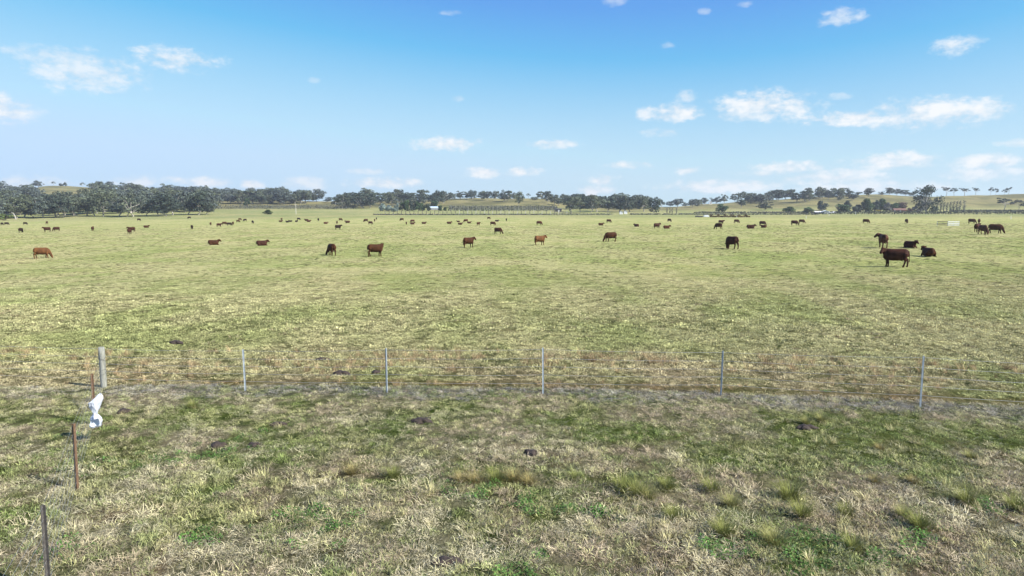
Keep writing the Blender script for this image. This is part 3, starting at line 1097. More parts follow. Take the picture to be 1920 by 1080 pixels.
def cow_mesh(name, pose, turn=0.0, voxel=.034):
    mb = MB()
    lie = pose == 'lying'
    dz = -.50 if lie else 0
    T_ = [(-.88, 1.06, .06, .12), (-.83, 1.05, .19, .27), (-.70, 1.035, .285, .345), (-.45, 1.0, .325, .375), (-.15, .925, .36, .435), (.15, .91, .365, .44),
          (.42, .925, .33, .435), (.62, .96, .275, .39), (.76, .99, .21, .31), (.87, 1.0, .12, .2)]
    wid = 1.12 if lie else 1.0
    mb.tube([(x, 0, z + dz) for x, z, _, _ in T_], [(a * wid, b) for _, _, a, b in T_], 16)
    # withers and rump keep the back level
    mb.tube([(-.82, 0, 1.24 + dz), (-.5, 0, 1.27 + dz), (.1, 0, 1.24 + dz), (.5, 0, 1.27 + dz), (.72, 0, 1.2 + dz)], [(.1, .07), (.15, .09), (.13, .09), (.13, .1), (.1, .08)], 10)
    # hooks, brisket, udder
    mb.tube([(.45, 0, .62 + dz), (.68, 0, .64 + dz), (.84, 0, .78 + dz)], [.11, .13, .10], 8)
    if not lie:
        mb.tube([(-.52, 0, .74), (-.44, 0, .54), (-.34, 0, .58)], [.12, .11, .09], 8)
    R_ = Matrix.Rotation(turn, 3, 'Z')
    pv = Vector((.70, 0, 1.05 + dz))

    def hp(p):
        q = Vector(p)
        d = (q.x - pv.x)
        k = min(max(d / .35, 0), 1)
        return tuple(pv + (Matrix.Rotation(turn * k, 3, 'Z') @ (q - pv)))
    if pose == 'grazing':
        neck = [(.50, 0, 1.04), (.76, 0, .92), (.93, 0, .68), (1.03, 0, .47)]
        nr_ = [(.23, .34), (.19, .27), (.15, .20), (.125, .16)]
        head = [(.99, 0, .52), (1.07, 0, .40), (1.15, 0, .23), (1.21, 0, .08), (1.225, 0, .03)]
        hr = [(.12, .13), (.15, .155), (.125, .125), (.105, .095), (.07, .06)]
        ear = (1.12, .5)
        poll = Vector((1.01, 0, .53))
    else:
        up = .06 if lie else 0
        neck = [(.50, 0, 1.05 + dz), (.74, 0, 1.12 + dz), (.92, 0, 1.22 + dz + up), (1.02, 0, 1.28 + dz + up)]
        nr_ = [(.23, .33), (.19, .27), (.15, .21), (.13, .17)]
        head = [(.96, 0, 1.34 + dz + up), (1.05, 0, 1.32 + dz + up), (1.20, 0, 1.19 + dz + up), (1.34, 0, 1.05 + dz + up), (1.38, 0, 1.01 + dz + up)]
        hr = [(.12, .12), (.15, .155), (.125, .13), (.11, .105), (.075, .065)]
        poll = Vector((.99, 0, 1.38 + dz + up))
    mb.tube([hp(p) for p in neck], nr_, 12)
    mb.tube([hp(p) for p in head], hr, 12)
    for sy in (-1, 1):
        mb.tube([hp((poll.x, sy * .09, poll.z)), hp((poll.x - .03, sy * .19, poll.z - .01)), hp((poll.x - .05, sy * .30, poll.z - .06))],
                [(.04, .05), (.035, .075), (.02, .03)], 8)
    if not lie:
        st = {'standing': (.07, -.08, -.13, .13), 'grazing': (.16, -.14, -.10, .10)}[pose]
        for k, sy in enumerate((-1, 1)):
            f = st[k]
            mb.tube([(.56, sy * .17, .95), (.57 + f * .2, sy * .18, .70), (.56 + f * .6, sy * .16, .43), (.55 + f * .8, sy * .155, .38), (.55 + f, sy * .15, .12), (.58 + f, sy * .15, .06), (.60 + f, sy * .15, -.01)],
                    [(.13, .21), (.10, .14), (.075, .085), (.07, .075), (.056, .06), (.066, .075), (.07, .085)], 10)
            f = st[2 + k]
            mb.tube([(-.66, sy * .17, 1.05), (-.62 + f * .2, sy * .19, .82), (-.66 + f * .3, sy * .18, .64), (-.79 + f * .6, sy * .17, .50), (-.775 + f * .7, sy * .165, .42), (-.73 + f, sy * .16, .13), (-.70 + f, sy * .16, .06), (-.68 + f, sy * .16, -.01)],
                    [(.15, .26), (.14, .22), (.105, .15), (.075, .095), (.065, .075), (.057, .063), (.066, .075), (.07, .085)], 10)
    else:
        for sy in (-1, 1):       # folded legs
            mb.tube([(.55, sy * .2, .38), (.80, sy * .22, .14), (.98, sy * .2, .08), (.72, sy * .24, .05)], [.13, .09, .07, .055], 9)
            mb.tube([(-.60, sy * .2, .45), (-.42, sy * .36, .24), (-.14, sy * .42, .11), (-.45, sy * .47, .06), (-.68, sy * .44, .05)], [.22, .18, .10, .06, .05], 9)
    if lie:
        mb.tube([(-.86, 0, .68), (-.98, .04, .5), (-1.02, .1, .2), (-.95, .2, .05)], [.04, .035, .033, .035], 6)
    else:
        mb.tube([(-.84, 0, 1.24), (-.93, 0, 1.18), (-.965, .0, .95), (-.96, .01, .62), (-.95, .02, .40)], [.045, .04, .034, .034, .05], 6)
    tmp = mesh_obj(name, mb.v, mb.f, None)
    m1 = tmp.modifiers.new('r', 'REMESH')
    m1.mode = 'VOXEL'
    m1.voxel_size = voxel
    m2 = tmp.modifiers.new('s', 'SMOOTH')
    m2.iterations = 3
    m2.factor = .5
    m3 = tmp.modifiers.new('d', 'DECIMATE')
    m3.ratio = .45
    dg = bpy.context.evaluated_depsgraph_get()
    me = bpy.data.meshes.new_from_object(tmp.evaluated_get(dg))
    bpy.data.objects.remove(tmp)
    for v_ in me.vertices:
        v_.co.x *= .92
    me.name = name
    me.materials.clear()
    me.materials.append(M_hide)
    me.polygons.foreach_set('use_smooth', [True] * len(me.polygons))
    return me


CM = {
    'S': cow_mesh('cow_body', 'standing'), 'SL': cow_mesh('cow_body', 'standing', 1.0), 'SR': cow_mesh('cow_body', 'standing', -.9),
    'G': cow_mesh('cow_body', 'grazing'), 'GL': cow_mesh('cow_body', 'grazing', .55), 'GR': cow_mesh('cow_body', 'grazing', -.55),
    'L': cow_mesh('cow_body', 'lying'), 'LL': cow_mesh('cow_body', 'lying', .9), 'LR': cow_mesh('cow_body', 'lying', -.8),
}
COLR = {'d': (.042, .0155, .008), 'k': (.018, .0085, .006), 'b': (.044, .0165, .006), 'r': (.062, .021, .010), 'o': (.105, .046, .017), 't': (.075, .034, .02)}
# u, feet row, mesh, heading in degrees (0 faces right along the picture, 90 away, 180 left, 270 at the camera), colour, size, label
COWS = [
    (79, 484.4, 'G', -8, 'o', 1.0, 'ginger brown cow grazing alone, nearest animal on the woodland side of the paddock'),
    (1678, 500.5, 'SL', 176, 'd', 1.06, 'biggest dark cow standing side-on with its face turned to us'),
    (1655, 465, 'SL', 102, 't', 1.1, 'tan-backed cow seen from behind, just beyond the biggest dark cow'),
    (1706, 464.5, 'L', -48, 'd', .85, 'dark cow lying down past the tail of the biggest cow'),
    (1740, 481, 'L', 114, 'b', .95, 'reddish cow lying with its rump towards us near the biggest cow'),
    (704, 481, 'SL', 14, 'b', 1.02, 'red-brown cow standing side-on, looking away, next to the end-on grazer'),
    (622, 479, 'GL', 112, 'b', 1.02, 'cow grazing end-on with its head low, beside the side-on red-brown cow'),
    (400, 459.3, 'L', 0, 'b', .95, 'red-brown cow lying alone, the flatter of the two resting in the near grass'),
    (490.5, 460.6, 'L', 6, 'd', .95, 'resting cow with its head held high, next along from the flatter resting cow'),
    (878.5, 464, 'S', 38, 'b', 1.0, 'red-brown cow standing three-quarter with a black shadow, near the ginger one'),
    (1012, 459.8, 'S', 35, 'o', .98, 'bright ginger cow standing three-quarter in the middle of the paddock'),
    (934, 438.7, 'G', -25, 'b', 1.0, 'brown cow grazing beyond the gap between the ginger and red-brown standing cows'),
    (1145, 453.2, 'G', 200, 'b', 1.06, 'dark red cow grazing alone with its head to the grass, past the ginger cow'),
    (1372, 466.8, 'GR', 130, 'd', 1.08, 'very dark cow grazing alone with its head hidden'),
    (4, 422.5, 'G', 60, 'k', .9, 'dark cow at the frame edge below the pale green bush'),
    (12.5, 422, 'G', 0, 'k', .9, 'dark grazing cow just in from the frame edge'),
    (47.5, 421.5, 'G', -8, 'k', .85, 'dark grazing cow below the leaning pale trunk'),
    (88, 420, 'G', 250, 'b', .9, 'small brown end-on cow below the bright green grass'),
    (39.5, 436, 'GL', 60, 'k', .95, 'dark cow with rounded back grazing nearer than the edge pair'),
    (88.5, 434.6, 'S', 182, 'd', 1.0, 'dark brown cow standing side-on in front of a second cow'),
    (106, 433.5, 'G', 178, 'd', .95, 'cow grazing behind the dark brown side-on cow'),
    (174, 433, 'S', 82, 'b', .95, 'brown cow seen end-on, standing alone below the woodland'),
    (243, 439.2, 'S', 250, 'd', .95, 'dark cow facing us in front of a broadside cow'),
    (247, 434.8, 'S', 178, 'b', 1.0, 'brown broadside cow partly hidden by the cow facing us'),
    (274, 427, 'L', 0, 'b', .95, 'brown cow lying down past the overlapping pair'),
    (260.5, 414.5, 'G', 30, 'k', .95, 'tiny black cow grazing close under the woodland trunks'),
    (355, 410.2, 'G', 185, 'k', .95, 'tiny dark cow grazing close to the end of the woodland'),
    (360, 430, 'S', 265, 'k', .95, 'dark cow facing us, standing alone'),
    (395, 422.5, 'S', 80, 'b', .85, 'brown end-on cow at the start of the loose line of cattle'),
    (411, 425.4, 'S', 4, 'd', .95, 'long dark cow standing side-on at the front of the tight bunch'),
    (421, 421.8, 'G', 2, 'b', .95, 'brown cow in the tight bunch behind the long dark cow'),
    (430, 423.3, 'G', 10, 'k', .95, 'black cow grazing at the middle of the tight bunch'),
    (437, 421.7, 'S', 80, 'b', .9, 'small end-on cow finishing the tight bunch'),
    (446.5, 417.2, 'G', 10, 'b', .85, 'brown cow grazing under a second small cow beyond the tight bunch'),
    (450, 413.4, 'G', -4, 'b', .85, 'small brown cow farther behind the one beyond the tight bunch'),
    (459.5, 415.2, 'G', 200, 'k', .9, 'dark cow turned towards us by the pair beyond the tight bunch'),
    (474, 419, 'G', 290, 'k', .95, 'black end-on cow below the round bush'),
    (478, 406.2, 'G', 20, 'k', .9, 'tiny black cow just before the round bush in the paddock'),
    (527.5, 405.6, 'G', 30, 'k', .9, 'tiny black cow just past the round bush in the paddock'),
    (526, 416.2, 'L', 4, 'd', .9, 'dark lying cow with another standing right behind it'),
    (528, 413.2, 'S', 70, 'd', .85, 'small dark cow standing behind a lying one'),
    (539, 417, 'L', 150, 'k', .85, 'first small dark cow in the row of three lying down'),
    (545, 416, 'L', 170, 'k', .85, 'second small dark cow in the row of three lying down'),
    (556, 416.2, 'L', 60, 'k', .9, 'third dark cow in the row of three lying down'),
    (560, 412.8, 'G', -20, 'k', .9, 'dark cow grazing below the pale power pole'),
    (575, 414, 'L', 180, 'b', 1.0, 'brown cow lying behind another lying cow'),
    (578.5, 416.2, 'L', 10, 'b', 1.0, 'brown cow lying in front of another lying cow'),
    (597, 414.2, 'G', 285, 'k', .95, 'black end-on cow on its own past the lying pair'),
    (610.5, 419.8, 'L', 0, 'r', .9, 'reddish cow lying in thin pale grass'),
    (632, 420, 'S', 85, 'b', .85, 'brown end-on cow directly behind the black standing cow'),
    (638.5, 414, 'G', 5, 'd', .9, 'small dark cow side-on behind the end-on brown one'),
    (634, 430.5, 'S', 20, 'k', 1.0, 'black cow standing with head raised, in front of two smaller cows'),
    (652, 418, 'L', 183, 'b', 1.1, 'long brown cow stretched out on the ground'),
    (686, 416.4, 'G', 182, 'b', 1.0, 'brown cow grazing towards the woodland behind another grazer'),
    (694.5, 421, 'G', -20, 'b', .95, 'brown cow grazing in front of another grazer and a distant pair'),
    (702.5, 415.6, 'S', 85, 'b', .85, 'small brown end-on cow of the distant pair'),
    (706, 412.3, 'S', 270, 'k', .85, 'tiny black end-on cow of the distant pair'),
    (753.5, 414.2, 'G', 178, 'b', .95, 'brown cow grazing below the dark green garden trees'),
    (762, 421, 'G', 270, 'b', .8, 'small reddish end-on cow near a stacked standing and lying pair'),
    (773.5, 417.5, 'G', 182, 'r', .95, 'reddish cow standing right behind a lying cow'),
    (773, 420.8, 'L', 5, 'd', .95, 'dark cow lying right in front of a reddish standing cow'),
    (794.5, 420, 'L', 4, 'd', .95, 'dark cow lying alone below the blue-roofed shed'),
    (842, 419.8, 'L', 2, 'b', 1.05, 'long brown cow lying side-on by the knot of resting cattle'),
    (859.5, 416.6, 'L', 185, 'd', .75, 'half-hidden dark cow resting at the back of the knot'),
    (862.5, 421.5, 'L', -5, 'd', .9, 'dark cow resting at the front of the knot'),
    (873.5, 417, 'G', 184, 'r', 1.0, 'reddish cow standing beside the knot of resting cattle'),
    (879.5, 418.8, 'L', 5, 'b', .85, 'brown cow resting at the feet of the reddish standing one'),
    (897, 423, 'S', 50, 'b', .9, 'red-brown cow standing end-on between the knot and the next grazer'),
    (924, 422.8, 'G', -6, 'b', 1.0, 'red-brown cow grazing below two tiny cows'),
    (916.5, 411.2, 'G', -10, 'b', .85, 'tiny brown cow grazing close to the far fence'),
    (931.5, 415.6, 'L', 4, 'k', .9, 'black cow lying behind the red-brown grazer'),
    (949.5, 415, 'S', 270, 'k', .9, 'tiny black end-on cow past the lying black one'),
    (1011, 422, 'G', -4, 'r', 1.05, 'red cow grazing side-on well behind the bright ginger cow'),
    (1126.5, 422.6, 'L', 2, 'b', .95, 'red-brown cow lying below the white huts'),
    (1141.5, 417.6, 'G', -5, 'd', 1.0, 'dark cow grazing below the white huts'),
    (1193.5, 425, 'L', 140, 'r', .95, 'ginger-red cow lying with raised rump, past the white huts'),
    (1231.5, 428.7, 'S', 35, 'd', 1.05, 'dark cow standing with raised head beside a resting ginger cow'),
    (1249.5, 428.6, 'L', 8, 'r', .95, 'ginger-red cow resting beside a dark standing cow'),
    (1255, 416.2, 'G', -40, 'd', 1.0, 'dark cow grazing below the bare sapling poles'),
    (1352, 420, 'S', 4, 'd', 1.0, 'dark cow standing side-on behind a brown cow, below the brown hedge'),
    (1347, 429.6, 'G', 145, 'b', 1.1, 'brown cow stepping forward in front of a dark side-on cow'),
    (1381, 418.4, 'G', -4, 'd', 1.0, 'dark cow grazing below the end of the brown hedge'),
    (1407, 428.6, 'L', 3, 'd', 1.1, 'long dark cow lying side-on past the stepping brown cow'),
    (1429.5, 423, 'G', -10, 'd', 1.0, 'dark cow grazing with a reddish cow lying at its feet'),
    (1432, 427, 'L', 160, 'r', .85, 'reddish cow lying at the feet of a dark grazer'),
    (1489.5, 422.5, 'G', -6, 'd', 1.1, 'dark cow grazing, front one of a pair in line'),
    (1503, 419, 'G', -4, 'b', 1.05, 'dark cow grazing, rear one of a pair in line'),
    (1623.5, 419, 'G', -5, 'b', 1.1, 'brown cow grazing alone below the white-roofed farm shed'),
    (1699.5, 418.7, 'G', 285, 'b', 1.05, 'brown end-on cow grazing before the steel yard panels'),
    (1822, 419.2, 'G', -4, 'd', 1.1, 'dark cow grazing past the steel yard panels'),
    (1835.5, 419.6, 'S', 85, 'b', 1.05, 'brown end-on cow beside the dark grazer past the panels'),
    (1832, 435, 'S', 70, 'd', 1.1, 'dark cow seen from behind, half covered by a tan cow'),
    (1842.5, 439.2, 'G', 300, 't', 1.1, 'tan-brown cow grazing towards us over a dark cow'),
    (1866, 437.6, 'G', -5, 'b', 1.15, 'brown cow grazing side-on nearest the frame edge past the panels'),
]
for u, v, me, hd, cc, sc, lab in COWS:
    x, y, z = ground_at(u, v, 420)
    # heading is read against the line of sight, so add the bearing
    rz = math.radians(hd) - math.atan2(x, y) * .9
    o = mesh_obj('cow', None, None, None, mesh=CM[me])
    o.location = (x, y, z - .02)
    o.rotation_euler = (0, 0, rz)
    o.scale = (sc, sc, sc)
    o.color = (*COLR[cc], 1)
    tag(o, lab, 'cow', 'cattle in the paddock')

# ------------------------------------------------------------------ trees


def quads(P, Nn, size, r, asp=.7):
    """leaf sprays: one quad at each point, roughly across its normal"""
    k = len(P)
    t = r.normal(size=(k, 3))
    Nn = Nn + r.normal(0, .75, (k, 3))
    Nn /= np.linalg.norm(Nn, axis=1)[:, None] + 1e-9
    a = np.cross(Nn, t)
    a /= np.linalg.norm(a, axis=1)[:, None] + 1e-9
    b = np.cross(Nn, a)
    s_ = (size * r.uniform(.55, 1.35, k))[:, None]
    V_ = np.stack([P - a * s_, P + b * s_ * asp, P + a * s_, P - b * s_ * asp], 1).reshape(-1, 3)
    F_ = np.arange(4 * k).reshape(-1, 4)
    return V_, F_


def gum(seed, spread=.45, base=.26, ncl=19, per=78, leaf=.036, flat=.68, lean=.05):
    r = np.random.default_rng(seed)
    mb = MB()
    lx, ly = r.normal(0, lean, 2)
    fork = Vector((lx, ly, base * r.uniform(.55, .85)))
    mb.tube([(0, 0, -.05), (lx * .3, ly * .3, fork.z * .5), tuple(fork)], [.030, .022, .019], 7)
    cl = []
    for k in range(ncl):
        for tr_ in range(40):
            a = r.uniform(0, 6.283)
            q = math.sqrt(r.uniform())
            z = r.uniform(base + .05, .93)
            lim = spread * (1 - ((z - .56) / .48) ** 2) ** .5 if abs(z - .56) < .47 else 0
            p = np.array([q * lim * math.cos(a), q * lim * math.sin(a), z])
            if all(np.linalg.norm((p - c[0]) * np.array([1, 1, 1.3])) > .15 for c in cl):
                break
        cl.append((p, r.uniform(.10, .175)))
    limbs = [fork]
    for p, rc in cl:
        st = fork if r.uniform() < .6 else fork.lerp(Vector(cl[0][0]), .4)
        mid = st.lerp(Vector(p), .55) + Vector((0, 0, -.02))
        mb.tube([tuple(st), tuple(mid), tuple(p)], [.013, .008, .003], 5, False)
    tr_me = bpy.data.meshes.new('trunk')
    tr_me.from_pydata(mb.v, [], mb.f)
    tr_me.materials.append(M_bark)
    Ps, Ns = [], []
    for p, rc in cl:
        k = int(per * (rc / .14) ** 2)
        d = r.normal(size=(k, 3))
        d /= np.linalg.norm(d, axis=1)[:, None]
        rad_ = rc * (.45 + .65 * r.uniform(0, 1, k) ** .6)
        off = d * rad_[:, None] * np.array([1.12, 1.12, flat])
        off[:, 2] -= .25 * (off[:, 0] ** 2 + off[:, 1] ** 2) / rc
        Ps.append(p + off)
        Ns.append(d + np.array([0, 0, .35]))
    V_, F_ = quads(np.concatenate(Ps), np.concatenate(Ns), leaf, r)
    return tr_me, np_mesh('crown', V_, F_, M_leaf)


def bushy(seed, ncl=11, per=95, leaf=.06, tall=1.0, w=.5):
    r = np.random.default_rng(seed)
    mb = MB()
    for k in range(4):
        a = r.uniform(0, 6.28)
        mb.tube([(0, 0, -.03), (.12 * math.cos(a), .12 * math.sin(a), .3), (.25 * math.cos(a), .25 * math.sin(a), .65)], [.035, .025, .01], 5, False)
    tr_me = bpy.data.meshes.new('trunk')
    tr_me.from_pydata(mb.v, [], mb.f)
    tr_me.materials.append(M_darkbark)
    Ps, Ns = [], []
    for c in range(ncl):
        a, q = r.uniform(0, 6.28), math.sqrt(r.uniform())
        z = r.uniform(.15, .78)
        lim = w * math.sqrt(max(0, 1 - (max(z - .3, 0) / .62) ** 2)) * .72
        p = np.array([q * lim * math.cos(a), q * lim * math.sin(a), z])
        rc = r.uniform(.16, .26)
        d = r.normal(size=(per, 3))
        d /= np.linalg.norm(d, axis=1)[:, None]
        off = d * (rc * (.5 + .55 * r.uniform(0, 1, per)))[:, None] * np.array([1.05, 1.05, .85])
        Ps.append(p + off)
        Ns.append(d + np.array([0, 0, .3]))
    P = np.concatenate(Ps)
    P[:, 2] = np.maximum(P[:, 2], .02)
    V_, F_ = quads(P, np.concatenate(Ns), leaf, r)
    return tr_me, np_mesh('crown', V_, F_, M_leaf)


def poplar(seed):
    r = np.random.default_rng(seed)
    mb = MB()
    mb.tube([(0, 0, -.03), (0, 0, .5), (0, 0, .95)], [.018, .012, .004], 6)
    Ps = []
    for k in range(46):
        z = r.uniform(.1, .85)
        a = r.uniform(0, 6.28)
        L = .10 * math.sin(min(z * 3.4, 3.1416)) + .03
        e = Vector((L * math.cos(a), L * math.sin(a), z + .12))
        mb.tube([(0, 0, z), tuple(e)], [.005, .002], 4, False)
        for q in range(5):
            t = r.uniform(.3, 1.1)
            Ps.append(np.array([e.x * t, e.y * t, z + .12 * t]) + r.normal(0, .015, 3))
    tr_me = bpy.data.meshes.new('trunk')
    tr_me.from_pydata(mb.v, [], mb.f)
    tr_me.materials.append(M_darkbark)
    P = np.array(Ps)
    V_, F_ = quads(P, r.normal(size=P.shape), .03, r)
    return tr_me, np_mesh('crown', V_, F_, M_leaf)


GUM = [gum(301), gum(302, .50, .2, 23), gum(303, .42, .26, 18), gum(304, .47, .24, 20, 80, .035, .6, .09), gum(305, .42, .17, 20), gum(306, .50, .25, 19, 90, .038, .55, .12)]
OPEN = [gum(311, .50, .42, 9, 80, .036, .55, .1), gum(312, .55, .5, 8, 90, .038, .45, .12), gum(313, .45, .45, 8, 75, .036, .5, .1)]
GIANT = [gum(321, .40, .12, 24, 85, .028, .7, .04)]
BUSH = [bushy(331), bushy(332), bushy(333, 9, 90, .065)]
POP = [poplar(341), poplar(342)]
GT = (.088, .104, .066)
DARKT = (.052, .068, .050)
BLUET = (.085, .103, .085)
GREENT = (.055, .088, .038)
LIGHTG = (.13, .17, .055)
WILLOW = (.17, .215, .185)
GREYB = (.15, .145, .125)
BROWNT = (.12, .085, .06)
YELL = (.27, .22, .03)
rtre = random.Random(21)


def tree(kind, u, v, hpx, wpx, tintc, label, group=None, name='gum_tree', cat='tree', sink=.15):
    x, y, z = ground_at(u, v)
    h = hpx * y / F * 1.06
    wd = wpx * y / F * 1.25
    tr_me, cr_me = kind[rtre.randrange(len(kind))]
    ext = max(abs(vv.co.x) for vv in list(cr_me.vertices)[::9]) * 2
    e = empty(name, (x, y, z - sink), rtre.uniform(0, 6.28))
    sxy = wd / ext * (.85 if kind is OPEN else .7 if kind is POP else 1)
    e.scale = (sxy, sxy, h)
    for nm, me in (('trunk', tr_me), ('crown', cr_me)):
        o = bpy.data.objects.new(nm, me)
        C.objects.link(o)
        o.parent = e
        k = rtre.uniform(.85, 1.15)
        o.color = (tintc[0] * k, tintc[1] * k, tintc[2] * k * rtre.uniform(.92, 1.08), 1)
    tag(e, label, cat, group)
    return e


ORD = ('first second third fourth fifth sixth seventh eighth ninth tenth eleventh twelfth thirteenth fourteenth fifteenth sixteenth '
       'seventeenth eighteenth nineteenth twentieth').split() + ['twenty-' + q for q in 'first second third fourth fifth'.split()]


def cluster(n_, u0, u1, v0, v1, h0, h1, tints, label, group, kind=GUM, asp=(.95, 1.4), skip=None, count=None):
    seen = 0
    for k in range(n_):
        u = u0 + (u1 - u0) * (k + rtre.uniform(.1, .9)) / n_
        f = rtre.random()
        va = v0(u) if callable(v0) else v0
        vb = v1(u) if callable(v1) else v1
        v = va + (vb - va) * f
        h = h0 + (h1 - h0) * rtre.random()
        if skip and skip(u, v, h):
            continue
        q = rtre.uniform(*asp)
        adj = ('tall ' if h > h0 * .4 + h1 * .6 else 'short ' if h < h0 * .7 + h1 * .3 else '') + ('wide ' if q > asp[0] * .4 + asp[1] * .6 else 'narrow ' if q < asp[0] * .7 + asp[1] * .3 else '')
        lb = label if adj.strip().split(' ')[0] in label.split() else adj + label
        if count and u > 4:
            lb = adj + ORD[seen] + ' ' + count
            seen += 1
        tree(kind, u, v, h, h * q, tints[rtre.randrange(len(tints))], lb, group)


lin = lambda *pts: (lambda u: float(np.interp(u, [p[0] for p in pts], [p[1] for p in pts])))
# the wood on the hill beside the paddock
edge = lin((0, 411), (60, 409), (130, 408), (250, 406), (400, 404.5))
cluster(24, -60, 398, lambda u: edge(u) - 2.5, lambda u: edge(u) + .3, 34, 43, (GT, GT, BLUET, DARKT), 'grey-green gum with pale trunk in the front row of the woodland', 'gums along the front of the woodland', asp=(.85, 1.25), count='pale-trunked gum in the woodland front row, counted from the frame edge')
cluster(30, -80, 402, lambda u: edge(u) - 11, lambda u: edge(u) - 4, 31, 38, (GT, GT, BLUET), 'grey-green gum standing just inside the woodland edge', 'gums inside the woodland edge')
hillgap = lambda u, v, h=0: 70 < u < 172 and v - h * 1.06 < 361.5
cluster(36, -80, 415, lin((0, 380), (100, 378), (400, 383)), lin((0, 394), (400, 392)), 26, 33, (GT, BLUET), 'grey-green gum in the thick of the woodland', 'gums in the thick of the woodland', skip=hillgap)
cluster(34, -80, 425, lin((0, 368), (60, 366), (110, 366), (180, 363), (300, 364), (420, 370)), lin((0, 380), (400, 382)), 20, 27, (BLUET, BLUET, GT), 'bluish gum high on the wooded hillside', 'gums high on the wooded hillside', skip=hillgap)
cluster(16, 185, 420, lin((200, 353), (300, 358), (420, 364)), lin((200, 357), (300, 361), (420, 368)), 10, 16, (BLUET,), 'small bluish gum along the wooded ridge', 'gums along the wooded ridge')
cluster(7, -20, 56, lin((0, 364), (60, 357)), lin((0, 366), (60, 360)), 10, 14, (BLUET,), 'small bluish gum where the wooded ridge begins to rise', 'gums where the wooded ridge begins')
tree(GUM, 71, 352.5, 14, 15, BLUET, 'tallest gum on the shoulder of the bald hilltop')
tree(OPEN, 100, 348.5, 8, 8, BLUET, 'tiny gum with a bare stem on the bald hilltop')
tree(OPEN, 82, 350, 6, 4, BLUET, 'thin sapling on the bald hilltop slope')
tree(BUSH, 115, 348.6, 5, 9, BLUET, 'low bush on the crest of the bald hilltop', name='bush', cat='bush')
tree(BUSH, 123, 349, 7.5, 8, BLUET, 'rounded bush beside the low bush on the hilltop', name='bush', cat='bush')
tree(OPEN, 155, 351.5, 10, 9, BLUET, 'lone gum standing off the bald hilltop on its thin stem')
tree(GUM, 178, 356, 10, 14, BLUET, 'squat gum where the wood meets the bald hilltop')
tree(GUM, 203, 357, 16, 15, BLUET, 'tall gum rising over the ridge by the bald hilltop')
tree(GUM, 390, 401, 18, 19, DARKT, 'small dark gum standing out at the end of the woodland front', name='gum_tree')
tree(BUSH, 8, 413.5, 13, 34, LIGHTG, 'pale green round bush in front of the woodland at the frame edge', name='bush', cat='bush')
# gums behind the striped vineyard
cluster(20, 405, 575, lin((400, 379.5), (575, 381)), lin((400, 383), (575, 383.5)), 15, 26, (GT, BLUET, DARKT), 'grey-green gum above the upper vineyard', 'gums above the upper vineyard')
cluster(22, 405, 600, lin((400, 370), (500, 374), (600, 378)), lin((400, 377), (600, 380)), 12, 24, (BLUET, GT), 'bluish gum behind the trees above the upper vineyard', 'gums behind the upper vineyard trees')
tree(BUSH, 463, 386.8, 15, 13, GREENT, 'dark bushy tree standing forward of the gums, at the vineyard edge', name='bushy_tree')
tree(OPEN, 597, 378.5, 14, 17, BLUET, 'open-crowned gum at the end of the trees above the vineyard')
tree(GUM, 615, 379.3, 9.5, 17, BLUET, 'low rounded gum in the gap before the ridge roof')
tree(BUSH, 502.5, 402, 9.5, 16, (.06, .085, .03), 'round dark bush standing alone in the paddock', name='bush', cat='bush')
# gums over the farmyard
cluster(6, 636, 700, 388, 391, 24, 28, (DARKT, GT), 'dark gum in the clump between the ridge roof and farmyard', 'gums between the ridge roof and the farmyard')
cluster(17, 650, 838, 380, 387, 15, 27, (GT, DARKT, GT), 'grey-green gum rising behind the farmyard', 'gums behind the farmyard')
cluster(8, 690, 850, 374, 379, 12, 18, (BLUET, GT), 'bluish gum on the slope above the farmyard', 'gums above the farmyard')
tree(BUSH, 718, 396, 15, 14, WILLOW, 'silvery round tree at the start of the farm garden', name='garden_tree')
tree(BUSH, 729, 396, 12, 13, WILLOW, 'silvery tree next to the first silvery garden tree', name='garden_tree')
tree(BUSH, 738, 397, 8, 14, WILLOW, 'low silver-blue shrub in front of the farm garden', name='garden_shrub', cat='shrub')
tree(BUSH, 744, 395, 15, 9, WILLOW, 'narrow silvery tree against the dark garden trees', name='garden_tree')
for u, h, wd, cc, lab in ((754, 17, 14, GREENT, 'dark green garden tree next to the narrow silvery one'), (764, 20, 14, GREENT, 'tall dark green tree in the farm garden'),
                          (774, 19, 15, DARKT, 'darkest broad tree in the farm garden'), (785, 18, 15, GREENT, 'green tree at the middle of the farm garden'),
                          (793, 15, 12, GREENT, 'shorter green tree near the farm shed'), (826.5, 11, 10, GREENT, 'rounded shrub at the end wall of the blue-roofed shed'),
                          (836, 8, 9, GREENT, 'small shrub past the end of the blue-roofed shed'), (803, 14, 9, DARKT, 'dark tree behind the start of the blue-roofed shed')):
    tree(BUSH, u, 395.5, h, wd, cc, lab, 'trees in the farm garden', name='garden_tree')
tree(BUSH, 814, 389, 13, 15, GREENT, 'green tree showing over the blue-roofed shed', name='garden_tree')
